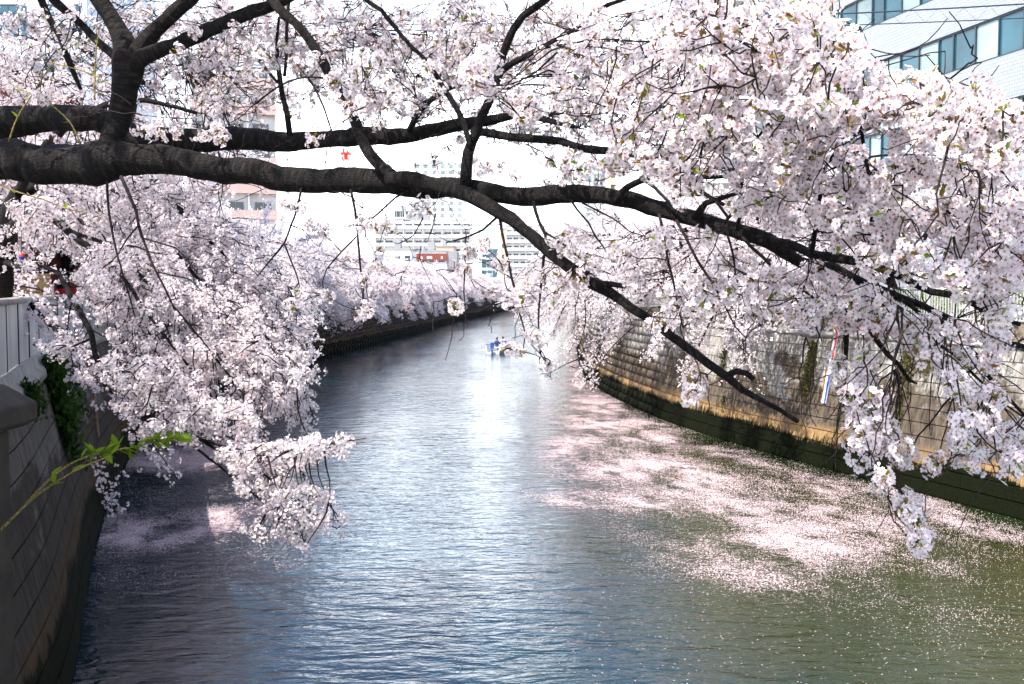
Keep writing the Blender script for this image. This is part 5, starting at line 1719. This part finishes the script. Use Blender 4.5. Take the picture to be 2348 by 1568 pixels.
ivy(LB, 92, 805, 1.6, 3.0, 2600, 'ivy_leaf', 'thick green ivy spilling over the dark wall beside the abutment', out=.14, lsz=.065)
ivy(LB, 45, 880, .5, .8, 400, 'ivy_leaf', 'low clump of ivy on the abutment cap below the white fence', out=.12, lsz=.05)
ivy(LB, 155, 815, .25, 1.9, 240, 'ivy_leaf', 'thin dark ivy strand beside the rusty rod', out=.05)
IV = [(1868, 790, .55, 2.4, 700, 'dry brown-green ivy strip beside the striped gauge'), (2096, 790, .40, 1.8, 420, 'long ivy strand below the barred railing, first beyond the gauge'), (2130, 800, .4, 1.3, 300, 'short ivy strand between two longer ones below the railing'), (2072, 900, .22, 1.1, 160, 'small loose ivy tuft low on the sunlit wall'), (1670, 800, .30, 1.6, 300, 'ivy strip hanging behind the cut end of the long limb'), (1506, 760, .12, 1.1, 90, 'thin ivy string on the pale part of the sunlit wall'), (1380, 740, .35, 1.2, 220, 'ivy fringe near the far corner of the sunlit wall'), (1660, 905, .12, .8, 60, 'faint ivy trace low under the long limb')]
for x, y, w, dr, n, lb in IV:
    ivy(RB, x, y, w, dr, n, 'dry_ivy_leaf', lb, 'ivy on the sunlit wall', .05, .045)

# leafy shoot from the abutment wall
sh = root('leafy_shoot', tuple(P(-60, 1275, 8.9)), 'two slender green-leaved shoots leaning out from the abutment', 'shoot')
st = Tubes()
lv = []
for pts, dd, leafrange in (([(-60, 1275, 4), (0, 1215, 3.6), (40, 1176, 3.4), (75, 1137, 3), (130, 1085, 2.6), (185, 1052, 2.3), (250, 1034, 2), (300, 1026, 1.7), (350, 1014, 1.4), (405, 1002, 1)], 8.7, (.42, 1)), ([(20, 1196, 3.2), (75, 1143, 2.8), (125, 1107, 2.5), (187, 1072, 2), (252, 1045, 1.3)], 8.6, (.3, .9))):
    W3 = [(*P(x, y, dd), r_ / F * dd) for x, y, r_ in pts]
    sp = smooth_path(W3, .05)
    st.add(sp[:, :3], sp[:, 3], 6)
    n = len(sp)
    for i in range(n):
        t = i / n
        k = 0
        if leafrange[0] < t:
            k = 5 if t > .62 else (1 if random.random() < .35 else 0)
            if dd < 8.65:
                k = 1 if random.random() < .3 else 0
        for _ in range(k):
            lv.append((sp[i, :3], sp[min(i + 1, n - 1), :3] - sp[max(i - 1, 0), :3]))
link('stem', st.mesh('stem', 'shoot_bark'), sh)
for i, (p, tan) in enumerate(lv[:260]):
    if i == 0:
        b_ = MB()
        Lf, w_ = .11, .022
        b_.add([(0, 0, 0), (Lf * .3, -w_, .006), (Lf * .65, -w_ * .9, .0), (Lf, 0, -.012), (Lf * .65, w_ * .9, 0), (Lf * .3, w_, .006), (Lf * .35, 0, -.004), (Lf * .68, 0, -.008)],
               [(0, 1, 6), (1, 2, 7, 6), (2, 3, 7), (3, 4, 7), (4, 5, 6, 7), (5, 0, 6)])
        lfm = b_.mesh('leaf', 'green_leaf', smooth=True)
    d = (Vector(tan).normalized() * .8 + Vector((random.gauss(0, .75), random.gauss(0, .75), random.gauss(.15, .7)))).normalized()
    M = Matrix.Translation(p) @ d.to_track_quat('X', 'Z').to_matrix().to_4x4() @ Matrix.Rotation(random.uniform(-.8, .8), 4, 'X') @ Matrix.Scale(random.uniform(.7, 1.5), 4)
    link('leaf', lfm, sh, matrix=M)
# bright spring shoots on the great boughs (they are the tree's own)
st = Tubes()
for pts in ([(20, 325, 2), (40, 270, 1.8), (75, 215, 1.6), (110, 160, 1.4), (150, 115, 1.2), (185, 95, 1)], [(185, 330, 2), (160, 280, 1.8), (110, 235, 1.6), (60, 210, 1.4), (20, 190, 1)], [(217, 230, 2), (218, 160, 1.6), (222, 100, 1.3), (230, 55, 1)], [(255, 195, 1.8), (210, 170, 1.5), (150, 152, 1.3), (100, 140, 1.1), (55, 132, .9)], [(-10, 418, 2), (40, 440, 1.8), (100, 458, 1.5), (150, 478, 1.3), (200, 488, 1)]):
    W3 = [(*P(x, y, bd(x) - .35), r_ / F * 7.4) for x, y, r_ in pts]
    sp = smooth_path(W3, .05)
    st.add(sp[:, :3], sp[:, 3], 5)
    n = len(sp)
    for i in range(3, n, 4):
        d = Vector(sp[min(i + 1, n - 1), :3] - sp[i - 1, :3]).normalized() + Vector((random.gauss(0, .5), random.gauss(0, .5), random.gauss(0, .5)))
        M = Matrix.Translation(sp[i, :3]) @ d.to_track_quat('X', 'Z').to_matrix().to_4x4() @ Matrix.Scale(random.uniform(.4, .75), 4)
        link('leaf', lfm, fg, matrix=M)
link('spring_shoots', st.mesh('spring_shoots', 'shoot_bark'), fg)

# straw-wrapped trunk, white box and festival cloth behind the white fence
d = 29.0
c0 = P(72, 700, d)
o = root('wrapped_trunk', (c0.x, c0.y, Z_LB), 'leaning tree trunk wrapped in tan straw matting behind the white fence', 'tree trunk')
b_ = MB()
prev = None
for k, (z_, r_) in enumerate([(0, .50), (.4, .49), (.8, .46), (1.2, .43), (1.55, .39), (1.85, .37)]):
    ring = [(c0.x + .10 * z_ + r_ * math.cos(a_ * math.pi / 8), c0.y + r_ * math.sin(a_ * math.pi / 8), Z_LB + z_) for a_ in range(16)]
    if prev is not None:
        b_.add(prev + ring, [(i, (i + 1) % 16, 16 + (i + 1) % 16, 16 + i) for i in range(16)])
    prev = ring
b_.build('straw_matting', 'straw_mat', o, smooth=True)
for z_, r_ in ((.55, .495), (.95, .465), (1.35, .43), (1.70, .395)):
    t_ = Tubes()
    ang = np.linspace(0, 2 * math.pi, 17)
    t_.add(np.stack([c0.x + .10 * z_ + r_ * np.cos(ang), c0.y + r_ * np.sin(ang), Z_LB + z_ + .03 * np.sin(ang)], -1), np.full(17, .016), 5)
    link('rope', t_.mesh('rope', 'shoot_bark'), o)
t_ = Tubes()
sp = smooth_path([(c0.x, c0.y, Z_LB, .4), (c0.x + .16, c0.y, Z_LB + 1.75, .34), (c0.x + .45, c0.y, Z_LB + 2.3, .2), (c0.x + .95, c0.y - .1, Z_LB + 2.75, .15), (c0.x + 1.7, c0.y - .2, Z_LB + 3.2, .10), (c0.x + 2.5, c0.y - .4, Z_LB + 3.3, .05)], .15)
t_.add(sp[:, :3], sp[:, 3], 10, True, .03)
link('trunk', t_.mesh('trunk', 'bark'), o)
d = 30.0
c0 = P(115, 690, d)
o = root('meter_box', (c0.x, c0.y, Z_LB), 'small white rounded meter box on a post just above the white fence', 'box')
b_ = MB()
zb = 5.80
b_.box((c0.x - .10, c0.y - .07, zb), (c0.x + .10, c0.y + .07, zb + .34))
b_.build('case', 'white_paint', o, .03)
b_ = MB()
b_.box((c0.x - .03, c0.y - .03, Z_LB), (c0.x + .03, c0.y + .03, zb + .01))
b_.build('post', 'mast_grey', o)
for dx in (-.035, .035):
    b_ = MB()
    b_.box((c0.x + dx - .018, c0.y - .078, zb + .20), (c0.x + dx + .018, c0.y - .071, zb + .25))
    b_.build('mark', 'dark_metal', o)
d = 34.0
c0 = P(146, 690, d)
o = root('stall_cloth', (c0.x, c0.y, Z_LB), 'red cloth of a festival stall showing over the white fence', 'cloth')
b_ = MB()
zz = [(c0.x - .7 + 1.5 * i / 14, c0.y + .04 * math.sin(i * 1.7)) for i in range(15)]
b_.add([(x, y, 5.2) for x, y in zz] + [(x, y, 6.02) for x, y in zz] + [(x, y + .01, 5.2) for x, y in zz] + [(x, y + .01, 6.02) for x, y in zz], [(i, i + 1, 15 + i + 1, 15 + i) for i in range(14)] + [(30 + i, 45 + i, 45 + i + 1, 30 + i + 1) for i in range(14)])
b_.build('cloth', 'red_cloth', o)
b_ = MB()
for x, y in (zz[0], zz[-1]):
    b_.bar((x, y + .02, Z_LB), (x, y + .02, 6.1), .02, 6)
b_.build('poles', 'mast_grey', o)
# paper lantern by the trunk
c0 = P(50, 588, 16.2)
o = root('paper_lantern', (c0.x, c0.y, c0.z), 'small red and blue paper lantern hanging beside the leaning trunk', 'lantern')
for nm, m_, z0, z1 in (('red_half', 'red_paint', 0, 1), ('blue_half', 'blue_paint', -1, 0)):
    b_ = MB()
    prev = None
    for k in range(5):
        zz = (z0 + (z1 - z0) * k / 4) * .06
        r_ = .05 * math.sqrt(max(.12, 1 - (zz / .063) ** 2))
        ring = [(c0.x + r_ * math.cos(a_ * .5236), c0.y + r_ * math.sin(a_ * .5236), c0.z + zz) for a_ in range(12)]
        if prev is not None:
            b_.add(prev + ring, [(i, (i + 1) % 12, 12 + (i + 1) % 12, 12 + i) for i in range(12)])
        prev = ring
    b_.build(nm, m_, o, smooth=True)
b_ = MB()
b_.bar((c0.x, c0.y, c0.z + .05), (c0.x, c0.y, c0.z + .75), .006, 4)
b_.build('cord', 'dark_metal', o)

# shrubs behind the barred railing, evergreens further back
def bush(name, loc, rx, ry, rz_, n, lsz, mat, label, cat, group, trunk_h=0.0):
    o = root(name, loc, label, cat, group)
    d = rng.normal(size=(n, 3))
    d /= np.linalg.norm(d, axis=1)[:, None]
    cl = rng.normal(size=(14, 3))
    cl /= np.linalg.norm(cl, axis=1)[:, None]
    bumpy = 1 + .22 * np.max(d @ cl.T, axis=1) - .2
    c_ = d * (rng.uniform(.55, 1, (n, 1)) ** .5) * bumpy[:, None] * np.array([rx, ry, rz_]) + np.array(loc) + np.array([0, 0, rz_ * .95 + trunk_h])
    M_ = frames(d + rng.normal(0, .7, d.shape))
    shp = np.array([(-1, 0, 0), (0, -.45, .1), (1, 0, 0), (0, .45, .1)])
    V = np.einsum('nij,kj->nki', M_, shp) * (lsz * rng.uniform(.6, 1.3, (n, 1, 1))) + c_[:, None]
    props(link('leaves', npmesh('leaves', V.reshape(-1, 3), [np.arange(n * 4).reshape(-1, 4)]), o, mat), kind='stuff')
    t_ = Tubes()
    for k in range(6):
        q_ = np.array(loc) + np.array([random.gauss(0, rx * .3), random.gauss(0, ry * .3), rz_ * 1.2 + trunk_h])
        t_.add(np.linspace(np.array(loc), q_, 5), np.linspace(.05 + .1 * (trunk_h > 0), .015, 5), 6)
    link('stems', t_.mesh('stems', 'bark'), o)
for k, y in enumerate((27, 29, 31, 33.2, 35.5, 38, 41, 44)):
    p, t, n_ = RB.at(np.array(RB.sy(y)), Z_RB, -1.6 - .3 * (k % 2))
    bush('shrub', (p[0], p[1], Z_RB - .02), .8, 1.2, .55, 1500, .05, 'green_leaf', 'low bright green shrub close behind the barred railing', 'shrub', 'shrubs behind the barred railing')
for k, (x, y) in enumerate(((2255, 58), (2310, 56), (2350, 54))):
    c0 = P(x, 660, y)
    bush('evergreen_tree', (c0.x, c0.y, Z_RB - .05), 2.2, 2.2, 2.9, 6000, .13, 'evergreen_leaf', 'dark blue-green evergreen standing behind the right-hand cherry trees', 'tree', 'evergreens behind the cherry trees', 1.6)
